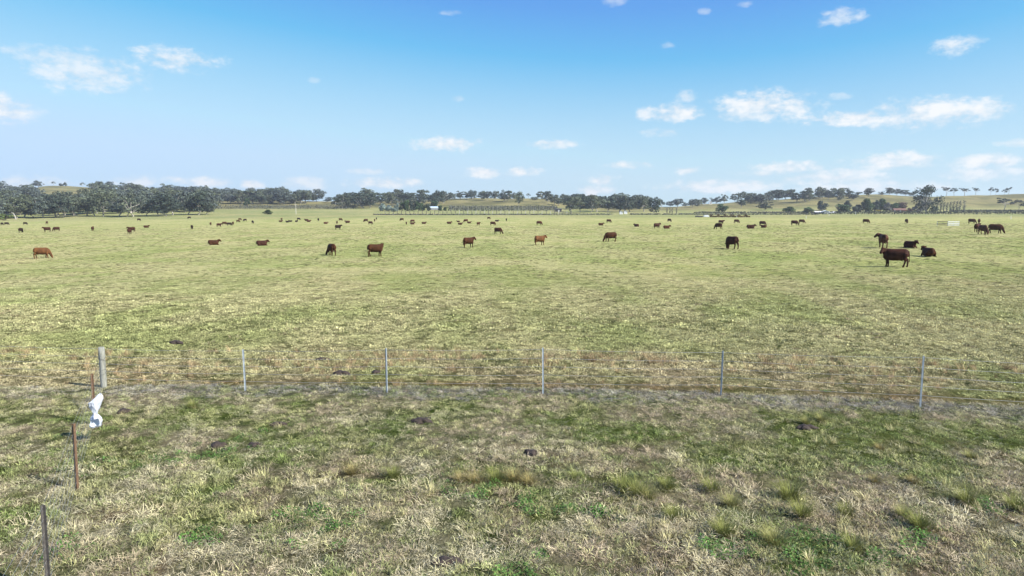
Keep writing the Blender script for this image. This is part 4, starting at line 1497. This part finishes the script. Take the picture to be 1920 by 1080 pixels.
# open hill beyond the lower vineyard
for u, v, h, wd, cc, lab in ((847, 376, 15, 16, GT, 'first gum along the brow of the open hill'), (862, 374, 16, 18, GT, 'wide gum on the brow of the open hill'),
                             (876, 374, 16, 15, BLUET, 'gum on the brow with light showing under it'), (886, 374.5, 17, 14, DARKT, 'dark narrow gum on the brow of the open hill'),
                             (903, 375, 16, 18, GT, 'broad gum on the brow before the twin-stemmed ones'), (914, 376, 17, 15, BLUET, 'gum touching the broad one on the brow'),
                             (928, 376.5, 18, 16, GT, 'gum in the middle of the brow group'), (944, 378.5, 22, 20, DARKT, 'big dark gum in the brow group'),
                             (952, 378, 20, 15, GT, 'gum leaning over from the big dark one'), (963, 374, 14, 15, BLUET, 'gum at the end of the brow group'),
                             (972, 388, 28, 19, GT, 'tall gum with a long pale trunk, standing below the brow'),
                             (1003, 375.5, 6, 12, GT, 'low spreading gum on the open hill shoulder'),
                             (1014, 374, 15, 14, GT, 'gum at the back of the shoulder clump'), (1027, 380.5, 21, 18, DARKT, 'tall gum leading the shoulder clump'),
                             (1033, 378, 14, 15, GT, 'gum half behind the tall one in the shoulder clump')):
    tree(GUM, u, v, h, wd, cc, lab, 'gums on the open hill')
tree(OPEN, 991, 371.5, 9, 8.5, BLUET, 'single ball-shaped gum on the skyline of the open hill')
cluster(6, 1038, 1086, 380, 386, 14, 20, (GT, BLUET), 'gum scattered down the end of the open hill', 'gums down the end of the open hill')
# belt of gums by the white huts
cluster(9, 1070, 1210, 397, 399.5, 26, 31, (DARKT, GT, DARKT), 'dark gum in the front of the belt by the white huts', 'gums in the belt by the white huts')
cluster(10, 1062, 1215, 389, 394, 21, 26, (GT, DARKT), 'gum in the back of the belt by the white huts', 'gums at the back of the belt')
cluster(5, 1140, 1212, 385, 388, 15, 18, (BLUET,), 'small bluish gum peeping over the belt', 'small gums over the belt')
tree(GUM, 1228, 402, 30, 20, DARKT, 'gum on a straight pale trunk, alone past the white huts')
tree(OPEN, 1241, 396, 21, 14, DARKT, 'slim gum on bare stem next to the straight-trunked one')
tree(GUM, 1208, 391, 20, 18, BLUET, 'bluish gum in the gap behind the straight-trunked one')
for u, v, h, wd, cc, lab in ((1256, 388.5, 11, 14, BLUET, 'low bluish gum starting the horizon line past the huts'), (1270, 389, 16, 20, BLUET, 'bigger gum with sloping outline on the low horizon'),
                             (1284, 388.5, 9, 12, BLUET, 'small round gum in the horizon gap'), (1298, 389, 15, 18, BLUET, 'gum near the gable roof on the low horizon'),
                             (1309, 388, 14, 17, GT, 'gum touching another near the gable roof'), (1321, 385, 14, 15, BLUET, 'gum just before the white gable roof'),
                             (1342, 382, 14, 18, BLUET, 'wide gum just past the white gable roof'), (1358, 381, 17, 13, GT, 'upright gum past the white gable roof')):
    tree(GUM, u, v, h, wd, cc, lab, 'gums on the low horizon')
tree(BUSH, 1354, 397, 15, 21, GREENT, 'large dark bushy tree standing in the pale stubble', name='bushy_tree')
cluster(7, 1372, 1446, 376, 383, 14, 20, (GT, BLUET), 'gum at the foot of the long bare hill', 'gums at the foot of the long bare hill')
tree(GUM, 1433, 394.5, 17, 25, DARKT, 'broad gum low on the slope, below the hillfoot gums')
tree(GUM, 1390, 389, 15, 19, DARKT, 'spreading gum in the dark ploughed ground')
# long bare hill
for u, v, h, wd, cc, lab in ((1412, 372, 13, 16, GT, 'gum at the low end of the long bare hill crest'), (1449, 373, 17, 21, GT, 'wide gum on the crest of the long bare hill'),
                             (1460, 377, 18, 16, DARKT, 'dark gum hanging below the wide one on the crest'), (1484, 374, 19, 20, GT, 'tall gum near the start of the crest group'),
                             (1492, 379, 17, 19, DARKT, 'gum lower down the slope from the tall one'), (1511, 379, 22, 22, GT, 'layered gum, tallest of the crest group'),
                             (1514, 367, 17, 13, GT, 'top gum behind the layered one'), (1540, 373, 21, 21, GT, 'flat-topped gum in the crest group'),
                             (1553, 374, 16, 16, DARKT, 'dark gum close beside the flat-topped one'), (1561, 368, 15, 12, GT, 'slim gum between two larger crest gums'),
                             (1571, 377.5, 23, 19, GT, 'gum with pale stem leaning uphill in the crest group'), (1599, 376, 12, 19, DARKT, 'umbrella-shaped gum below the crest'),
                             (1610, 364, 5, 13, GT, 'low dark scrub gum on the crest'), (1629, 370, 17, 18, DARKT, 'heavy rounded gum alone on the crest'),
                             (1653, 365.5, 7, 10, DARKT, 'small gum before the wind-swept row'), (1667, 365.5, 13, 16, DARKT, 'first gum of the wind-swept row on the crest'),
                             (1682, 366, 12, 17, DARKT, 'second gum of the wind-swept row on the crest'), (1697, 366, 11, 16, DARKT, 'third gum of the wind-swept row on the crest'),
                             (1710, 366, 7, 10, DARKT, 'low gum behind the giant gum')):
    tree(GUM, u, v, h, wd, cc, lab, 'gums along the long bare hill')
for u, v, h, wd, lab in ((1588, 362.5, 13, 12, 'thin-stemmed gum with its crown clear above the crest'), (1594, 364, 7, 7, 'tiny gum under the thin-stemmed one'),
                         (1774, 366.5, 17, 18, 'first gum of the skyline row past the giant, flat on top'), (1789, 366, 14, 14, 'second gum of the skyline row past the giant'),
                         (1808, 366, 14, 19, 'third and widest gum of the skyline row past the giant'), (1829, 365.5, 14, 13, 'lone gum after the skyline row'),
                         (1857, 364, 14, 9, 'wispy gum on a hair-thin stem on the skyline'), (1867, 364, 13, 10, 'wispy gum trailing the hair-thin one'),
                         (1883, 363, 10, 9, 'smaller gum of the last skyline pair'), (1891, 363, 13, 12, 'taller gum of the last skyline pair')):
    tree(OPEN, u, v, h, wd, DARKT, lab, 'gums on the bare skyline')
cluster(9, 1432, 1600, lin((1432, 371), (1520, 369), (1600, 366)), lin((1432, 377), (1520, 380), (1600, 374)), 13, 19, (GT, DARKT), 'gum filling in the crest group of the long bare hill', 'more gums along the long bare hill')
tree(OPEN, 1882, 395.5, 24, 29, DARKT, 'umbrella gum on the lower slope beyond the dark vine line')
tree(OPEN, 1909, 395.5, 22, 27, DARKT, 'forked spreading gum on the lower slope beside the umbrella gum')
tree(GIANT, 1737, 400.5, 50, 43, DARKT, 'giant layered gum with a bare pale stem, by the homestead')
for u, v, h, wd, cc, lab in ((1478, 398, 11, 22, GREENT, 'dark hemispherical bush before the farm shed'), (1513, 400, 12, 25, GREENT, 'second dark round bush, touching the farm shed'),
                             (1541, 395, 19, 18, DARKT, 'dark tree standing behind the farm shed'), (1576, 398.5, 16, 30, GREENT, 'broad domed green tree past the farm shed'),
                             (1588, 393, 17, 15, DARKT, 'dark tree behind the domed green one'), (1607, 398, 15, 20, DARKT, 'dark slanting tree opening the homestead garden'),
                             (1624, 398, 26, 24, GREENT, 'tall broad tree in the homestead garden'), (1640, 398, 22, 20, DARKT, 'shadowy tree in the middle of the homestead garden'),
                             (1650, 397, 25, 22, GREENT, 'big round tree beside the shadowy one'), (1663, 398, 19, 16, GREYB, 'grey leafless tree in the homestead garden'),
                             (1646, 399, 6, 9, YELL, 'bright yellow shrub in the homestead garden'), (1672, 395, 13, 13, GREENT, 'green tree just before the brick house'),
                             (1692, 391, 12, 22, BROWNT, 'brown autumn tree above the brick house'), (1681, 392, 12, 14, GREENT, 'green tree above the brick house'),
                             (1716, 399, 14, 14, GREYB, 'pale grey shrub at the foot of the giant gum'), (1752, 399, 13, 13, GREENT, 'yellow-green shrub past the giant gum'),
                             (1725, 399, 12, 14, DARKT, 'black-green shrub under the giant gum'), (1706, 398, 9, 10, BROWNT, 'brown shrub at the end of the brick house')):
    tree(BUSH, u, v, h, wd, cc, lab, 'trees round the homestead', name='garden_tree')
for k, (u, h) in enumerate(((1757, 20), (1763, 19), (1769, 21), (1775, 20), (1781, 21), (1787, 22), (1793, 22), (1799, 23), (1807, 24))):
    tree(POP, u, 398.8, h, 6.5, (.16, .17, .14) if k > 4 else (.10, .12, .09), ORD[k] + ' slim poplar of the row, counted from the giant gum', 'row of slim poplars', name='poplar')
for k, u in enumerate((1250.5, 1256, 1260, 1268.5)):
    tree(POP, u, 402, 13, 3.5, GREYB, ORD[k] + ' bare sapling of the little group past the huts, counted from the huts', 'bare saplings past the huts', name='sapling')
# the big left-hand gum's neighbours: white leaning trunk in the wood edge
x, y, z = ground_at(30, 411.5)
mb = MB()
mb.tube([(0, 0, -.3), (-.5, 0, 1.9), (-1.3, 0, 3.9), (-3.0, .3, 4.6)], [.36, .3, .24, .1], 8)
o = mb.obj('dead_trunk', M_bark)
o.location = (x, y, z)
tag(o, 'pale leaning dead trunk beside the pale green bush', 'dead tree')

# ------------------------------------------------------------------ vineyards, far fence, hedge


def vine_row(a, b, h, wd, cc, label, group, dens=2.2, mesh_seed=0):
    a, b = Vector(a), Vector(b)
    L = (b - a).length
    k = int(max(24, min(L * dens, 260)))
    r = np.random.default_rng(mesh_seed)
    t = r.uniform(0, 1, k)
    P = np.outer(1 - t, np.array(a)) + np.outer(t, np.array(b))
    P[:, 2] = terrain(P[:, 0], P[:, 1])
    mid = np.array((a + b) / 2)
    mid[2] = tz(mid[0], mid[1])
    P -= mid
    d = (b - a).normalized()
    P[:, 0] += r.normal(0, wd, k) * d.y
    P[:, 1] -= r.normal(0, wd, k) * d.x
    P[:, 2] += h * r.uniform(.15, 1, k)
    V_, F_ = quads(P, r.normal(size=(k, 3)), h * .33, r)
    o = bpy.data.objects.new('vine_row', np_mesh('vine_row', V_, F_, M_leaf))
    C.objects.link(o)
    o.location = mid
    o.color = (*cc, 1)
    tag(o, label, 'vine row', group)
    return o


VINE = (.085, .09, .068)
VINED = (.07, .08, .06)
ng_ = 0
for k in range(60):           # upper block, rows run up the slope
    u = 396 + k * 4.5
    x0, y0, _ = ground_at(u, 392.6)
    x1, y1, _ = ground_at(u + 5 + k * .1, 386.2)
    vine_row((x0, y0, 0), (x1, y1, 0), 1.4, .3, VINE, 'bare vine row in the upper vineyard below the gums', 'vine rows of the upper vineyard', .9, 500 + k)
for k in range(60):           # lower block under the open hill
    u = 842 + k * 3.4
    x0, y0, _ = ground_at(u, 396.0)
    x1, y1, _ = ground_at(u + 1, 388.2)
    vine_row((x0, y0, 0), (x1, y1, 0), 1.6, .4, VINE, 'bare vine row in the vineyard under the open hill', 'vine rows under the open hill', 1.1, 600 + k)
for k in range(22):           # young block beside the belt of gums, rows seen aslant
    u = 1028 + k * 5.3
    x0, y0, _ = ground_at(u, 404.0)
    x1, y1, _ = ground_at(u + 11, 402.0)
    vine_row((x0, y0, 0), (x1, y1, 0), .9, .3, VINED, 'low vine row slanting across the ground before the huts', 'slanting vine rows before the huts', 1.2, 700 + k)
for q, (ua, ub, vv, hh, lab) in enumerate(((1536, 1960, 401.9, 2.0, 'long dark vine line along the paddock end by the homestead'), (1560, 1960, 399.4, 1.6, 'second long vine line, behind the first by the homestead'),
                                           (1780, 1960, 396.8, 1.6, 'third long vine line, below the umbrella gum'), (1180, 1535, 402.6, .9, 'long dark vine line behind the brown hedge'),
                                           (1300, 1540, 399.6, 1.2, 'second dark vine line behind the brown hedge'), (700, 1030, 403.0, .6, 'rank dark grass line under the far post fence'))):
    mbv = []
    pa, pb = ground_at(ua, vv), ground_at(ub, vv)
    k = 1500
    r = np.random.default_rng(800 + q)
    t = r.uniform(0, 1, k)
    us = ua + (ub - ua) * np.linspace(0, 1, 30)
    gp = np.array([ground_at(float(u_), vv) for u_ in us])
    P = np.stack([np.interp(t, np.linspace(0, 1, 30), gp[:, c]) for c in range(3)], -1)
    mid = gp[15].copy()
    P[:, 2] = terrain(P[:, 0], P[:, 1]) + hh * r.uniform(.1, 1, k)
    P[:, 1] += r.normal(0, .5, k)
    V_, F_ = quads(P - mid, r.normal(size=(k, 3)), .5, r)
    o = bpy.data.objects.new('vine_row', np_mesh('vine_row', V_, F_, M_leaf))
    C.objects.link(o)
    o.location = mid
    o.color = (*((.06, .07, .05) if q < 3 else (.09, .095, .08)), 1)
    if q == 5:
        o.name = 'grass_strip'
        tag(o, lab, 'grass strip', kind='stuff')
    else:
        tag(o, lab, 'vine row', 'long vine lines')

# brown hedge and log at the paddock end
r = np.random.default_rng(900)
gp = np.array([ground_at(float(u_), 407.3) for u_ in np.linspace(1331, 1406, 12)])
t = r.uniform(0, 1, 900)
P = np.stack([np.interp(t, np.linspace(0, 1, 12), gp[:, c]) for c in range(3)], -1)
P[:, 2] = terrain(P[:, 0], P[:, 1]) + 1.7 * r.uniform(.05, 1, 900) * (.7 + .3 * np.sin(t * 37))
P[:, 1] += r.normal(0, .5, 900)
V_, F_ = quads(P - gp[6], r.normal(size=(900, 3)), .38, r)
o = bpy.data.objects.new('hedge', np_mesh('hedge', V_, F_, M_leaf))
C.objects.link(o)
o.location = gp[6]
o.color = (.13, .095, .04, 1)
tag(o, 'low brown hedge at the end of the paddock', 'hedge')
x, y, z = ground_at(1310, 407.3)
mb = MB()
mb.tube([(-2.0, 0, .5), (-.5, 0, .55), (1.6, .1, .45), (2.4, .1, .4)], [.42, .48, .4, .3], 9)
o = mb.obj('log', M_dark)
o.location = (x, y, z)
tag(o, 'dark felled log before the brown hedge', 'log')
x, y, z = ground_at(1324, 406.6)
mb = MB()
mb.box((0, 0, .4), (3.2, 1.6, .8)).box((-.1, .05, .95), (2.4, 1.3, .3))
o = mb.obj('trough', M_roofgrey)
o.location = (x, y, z)
tag(o, 'pale concrete water trough between the log and the hedge', 'trough')

# far post fence below the open hill
ff = empty('post_fence', ground_at(880, 402.4))
tag(ff, 'far fence of thin timber posts across the end of the paddock', 'fence')
q0 = Vector(ff.location)
pl = []
for k in range(46):
    u = 722 + k * 7.75
    x, y, z = ground_at(u, 402.6)
    pl.append(Vector((x, y, z)))
    mb = MB()
    tall = 2.8 if k % 9 else 3.3
    mb.box((0, 0, tall / 2 - .2), (.3, .3, tall + .2))
    o = mb.obj('post', M_darkbark if k < 18 or k % 2 else M_pole, ff)
    o.location = pl[-1] - q0
for hh in (.7, 1.3, 1.9):
    mb = MB()
    mb.tube([tuple(p_ - q0 + Vector((0, -.12, hh))) for p_ in pl], .012, 4)
    mb.obj('wire', M_wire, ff)
# tall net poles of the lower vineyard
for k in range(26):
    u = 846 + k * 7.9
    x, y, z = ground_at(u, 396.5)
    mb = MB()
    mb.tube([(0, 0, -.2), (0, 0, 2.5), (0, 0, 4.6)], [.06, .055, .05], 6)
    o = mb.obj('net_pole', M_pole)
    o.location = (x, y, z)
    tag(o, 'pale netting pole at the near end of a vine row', 'pole', 'netting poles of the lower vineyard')


def pole(u, v, hpx, name, label, cat, group=None, arm=False, rr0=.14, mat=None):
    x, y, z = ground_at(u, v)
    h = hpx * y / F
    e = empty(name, (x, y, z))
    mb = MB()
    mb.tube([(0, 0, -.2), (0, 0, h * .5), (0, 0, h)], [rr0, rr0 * .9, rr0 * .75], 8)
    mb.obj('pole', mat or M_pole, e)
    if arm:
        mb = MB()
        mb.box((0, -.1, h * .93), (2.0, .12, .12))
        mb.obj('crossarm', mat or M_pole, e)
        for sx in (-.85, 0, .85):
            mb = MB()
            mb.tube([(sx, -.1, h * .93 + .06), (sx, -.1, h * .93 + .25)], [.05, .07], 6)
            mb.obj('insulator', M_white, e)
    tag(e, label, cat, group)


pole(555, 402, 19, 'power_pole', 'pale power pole standing before the upper vineyard', 'pole', None, True, .2)
pole(1728, 399.5, 12, 'power_pole', 'short pale power pole against the dark shrubs by the giant gum', 'pole', None, True, .14)
for u, v, hpx, lab in ((1511.4, 410, 5, 'white marker post in front of the second dark round bush'), (1554.5, 404.3, 3.5, 'tiny white marker post below the farm shed'),
                       (1604, 402.5, 6, 'white marker post below the homestead garden'), (1895.4, 411, 6.5, 'white marker post past the steel yard panels'), (1381.5, 407.8, 4, 'white marker post against the brown hedge')):
    x, y, z = ground_at(u, v)
    h = hpx * y / F
    mb = MB()
    mb.tube([(0, 0, -.1), (0, 0, h * .92), (0, 0, h)], [.09, .09, .05], 8)
    o = mb.obj('marker_post', M_white)
    o.location = (x, y, z)
    tag(o, lab, 'post', 'white marker posts at the paddock end')

# ------------------------------------------------------------------ steel yard panels
x, y, z = ground_at(1777, 424)
pn = empty('yard_panels', (x, y, z), -.05)
tag(pn, 'galvanised steel yard panels set in a corner out in the paddock', 'cattle panels')
Lf, Ls, hp_ = 20.5 * y / F, 2.6, 8.8 * y / F
for k in range(3):
    zz = .28 + (hp_ - .38) * k / 2
    mb = MB()
    mb.box((Lf / 2, 0, zz), (Lf, .05, .17))
    mb.obj('rail', M_white, pn)
    mb = MB()
    mb.box((-9.0 * y / F / 2, Ls / 2, zz), (math.hypot(9.0 * y / F, Ls), .05, .13), Matrix.Rotation(-math.atan2(Ls, 9.0 * y / F), 3, 'Z'))
    mb.obj('rail', M_darksteel, pn)
for px, py in ((0, .06), (Lf, .06), (Lf / 2, .06), (-9.0 * y / F, Ls)):
    mb = MB()
    mb.box((px, py, hp_ / 2 - .02), (.07, .07, hp_ + .08))
    mb.obj('upright', M_galv, pn)

# ------------------------------------------------------------------ farm buildings


def gable(name, u, v, wpx, hwall, rise, depth, wall, roof, label, ridge='x', parts=()):
    x, y, z = ground_at(u, v)
    W = wpx * y / F
    k = y / F
    hw, rs = hwall * k, rise * k
    e = empty(name, (x, y, z - .2), -math.atan2(x, y) * .6)
    mb = MB()
    hw += .2
    if ridge == 'x':
        pr = [(-W / 2, 0, 0), (W / 2, 0, 0), (W / 2, depth, 0), (-W / 2, depth, 0), (-W / 2, 0, hw), (W / 2, 0, hw), (W / 2, depth, hw), (-W / 2, depth, hw), (-W / 2, depth / 2, hw + rs), (W / 2, depth / 2, hw + rs)]
        fc = [(0, 1, 5, 4), (2, 3, 7, 6), (1, 2, 6, 9, 5), (3, 0, 4, 8, 7)]
        o_ = .35
        rf = [(-W / 2 - o_, -o_, hw - .05), (W / 2 + o_, -o_, hw - .05), (W / 2 + o_, depth / 2, hw + rs + .05), (-W / 2 - o_, depth / 2, hw + rs + .05), (-W / 2 - o_, depth + o_, hw - .05), (W / 2 + o_, depth + o_, hw - .05)]
    else:
        pr = [(-W / 2, 0, 0), (W / 2, 0, 0), (W / 2, depth, 0), (-W / 2, depth, 0), (-W / 2, 0, hw), (W / 2, 0, hw), (W / 2, depth, hw), (-W / 2, depth, hw), (0, 0, hw + rs), (0, depth, hw + rs)]
        fc = [(0, 1, 5, 8, 4), (2, 3, 7, 9, 6), (1, 2, 6, 5), (3, 0, 4, 7)]
        o_ = .25
        rf = [(-W / 2 - o_, -o_, hw - .08), (-W / 2 - o_, depth + o_, hw - .08), (0, depth + o_, hw + rs + .06), (0, -o_, hw + rs + .06), (W / 2 + o_, -o_, hw - .08), (W / 2 + o_, depth + o_, hw - .08)]
    mesh_obj('wall', pr, fc, wall, e)
    if ridge == 'x':
        rfc = [(0, 1, 2, 3), (3, 2, 5, 4)]
    else:
        rfc = [(0, 3, 2, 1), (3, 4, 5, 2)]
    ro = mesh_obj('roof', rf, rfc, roof, e)
    sd = ro.modifiers.new('t', 'SOLIDIFY')
    sd.thickness = .1
    for nm, fx, fw, z0, z1, mat in parts:
        mb = MB()
        mb.box((fx * W / 2, -.03, (z0 + z1) / 2 * k + .2), (fw * W, .06, (z1 - z0) * k))
        mb.obj(nm, mat, e)
    tag(e, label, 'building')
    return e


gable('farm_shed', 815.5, 394.0, 20.5, 4.2, 2.6, 7, M_dark, M_roofblue, 'long farm shed with a pale blue roof beside the farm garden', 'x',
      (('fascia_board', 0, .98, 1.6, 2.7, M_white), ('door', -.5, .12, 0, 1.6, M_dark), ('window', .3, .2, .5, 1.3, M_glass)))
gable('white_hut', 1164.8, 401.8, 5.6, 4.2, 1.9, 4, M_white, M_roofgrey, 'white gabled hut under the belt of gums, the one nearer the woodland side', 'y', (('door', .0, .2, 0, 2.4, M_roofgrey),))
gable('white_hut', 1173.2, 401.2, 5.6, 4.4, 2.0, 4, M_white, M_roofgrey, 'white gabled hut under the belt of gums, the one nearer the straight-trunked gum', 'y', (('window', .1, .22, 1.6, 2.8, M_roofgrey),))
gable('machinery_shed', 1536.5, 400.4, 14.5, 2.8, 1.4, 7, M_dark, M_white, 'low open shed wing with a white roof, beside the round bushes', 'x')
gable('farm_shed', 1549, 400.6, 10.5, 4.2, 1.8, 8, M_roofgrey, M_white, 'pale gabled farm shed between its two low wings', 'y', (('door', 0, .42, 0, 2.9, M_white), ('window', -.62, .14, 1.4, 2.4, M_glass)))
gable('machinery_shed', 1560.5, 400.4, 11, 2.0, 1.4, 6, M_roofgrey, M_white, 'low white-roofed shed wing beside the domed green tree', 'x')
gable('brick_house', 1688, 398.2, 20, 4.6, 2.8, 9, M_brick, M_tile, 'orange brick house half hidden by garden trees', 'x',
      (('window', -.35, .12, 1.2, 3.2, M_glass), ('window', .4, .12, 1.2, 3.2, M_glass), ('verandah_post', -.92, .06, 0, 4.2, M_white), ('verandah_post', -.02, .05, 0, 4.2, M_white), ('door', .08, .07, 0, 3.2, M_white)))
gable('dark_shed', 1047, 397.0, 12, 4.6, 1.4, 6, M_dark, M_dark, 'small black shed at the end of the vineyard', 'x', (('door', .1, .2, 0, 3.6, M_roofgrey),))
gable('ridge_house', 636, 383.5, 14, 1.6, 1.6, 7, M_white, M_roofgrey, 'low pale house on the ridge beside the gum clump', 'x', (('window', -.3, .1, .4, 1.2, M_glass),))
gable('gable_house', 1332.5, 383.0, 5.5, 3.6, 3.0, 6, M_white, M_white, 'white gabled house among the gums of the low horizon', 'y', (('window', 0, .25, 1.4, 2.8, M_glass),))

# ------------------------------------------------------------------ the day's light haze
M_haze = bpy.data.materials.new('haze')
M_haze.use_nodes = True
nt = M_haze.node_tree
nt.nodes.clear()
mo = nt.nodes.new('ShaderNodeOutputMaterial')
pv = nt.nodes.new('ShaderNodeVolumePrincipled')
pv.inputs['Color'].default_value = (.86, .91, .97, 1)
pv.inputs['Density'].default_value = 0.00015
pv.inputs['Anisotropy'].default_value = .2
nt.links.new(pv.outputs[0], mo.inputs['Volume'])
mb = MB()
mb.box((0, 0, 38), (5600, 5600, 90))
hz_o = mb.obj('haze', M_haze)
tag(hz_o, kind='stuff')
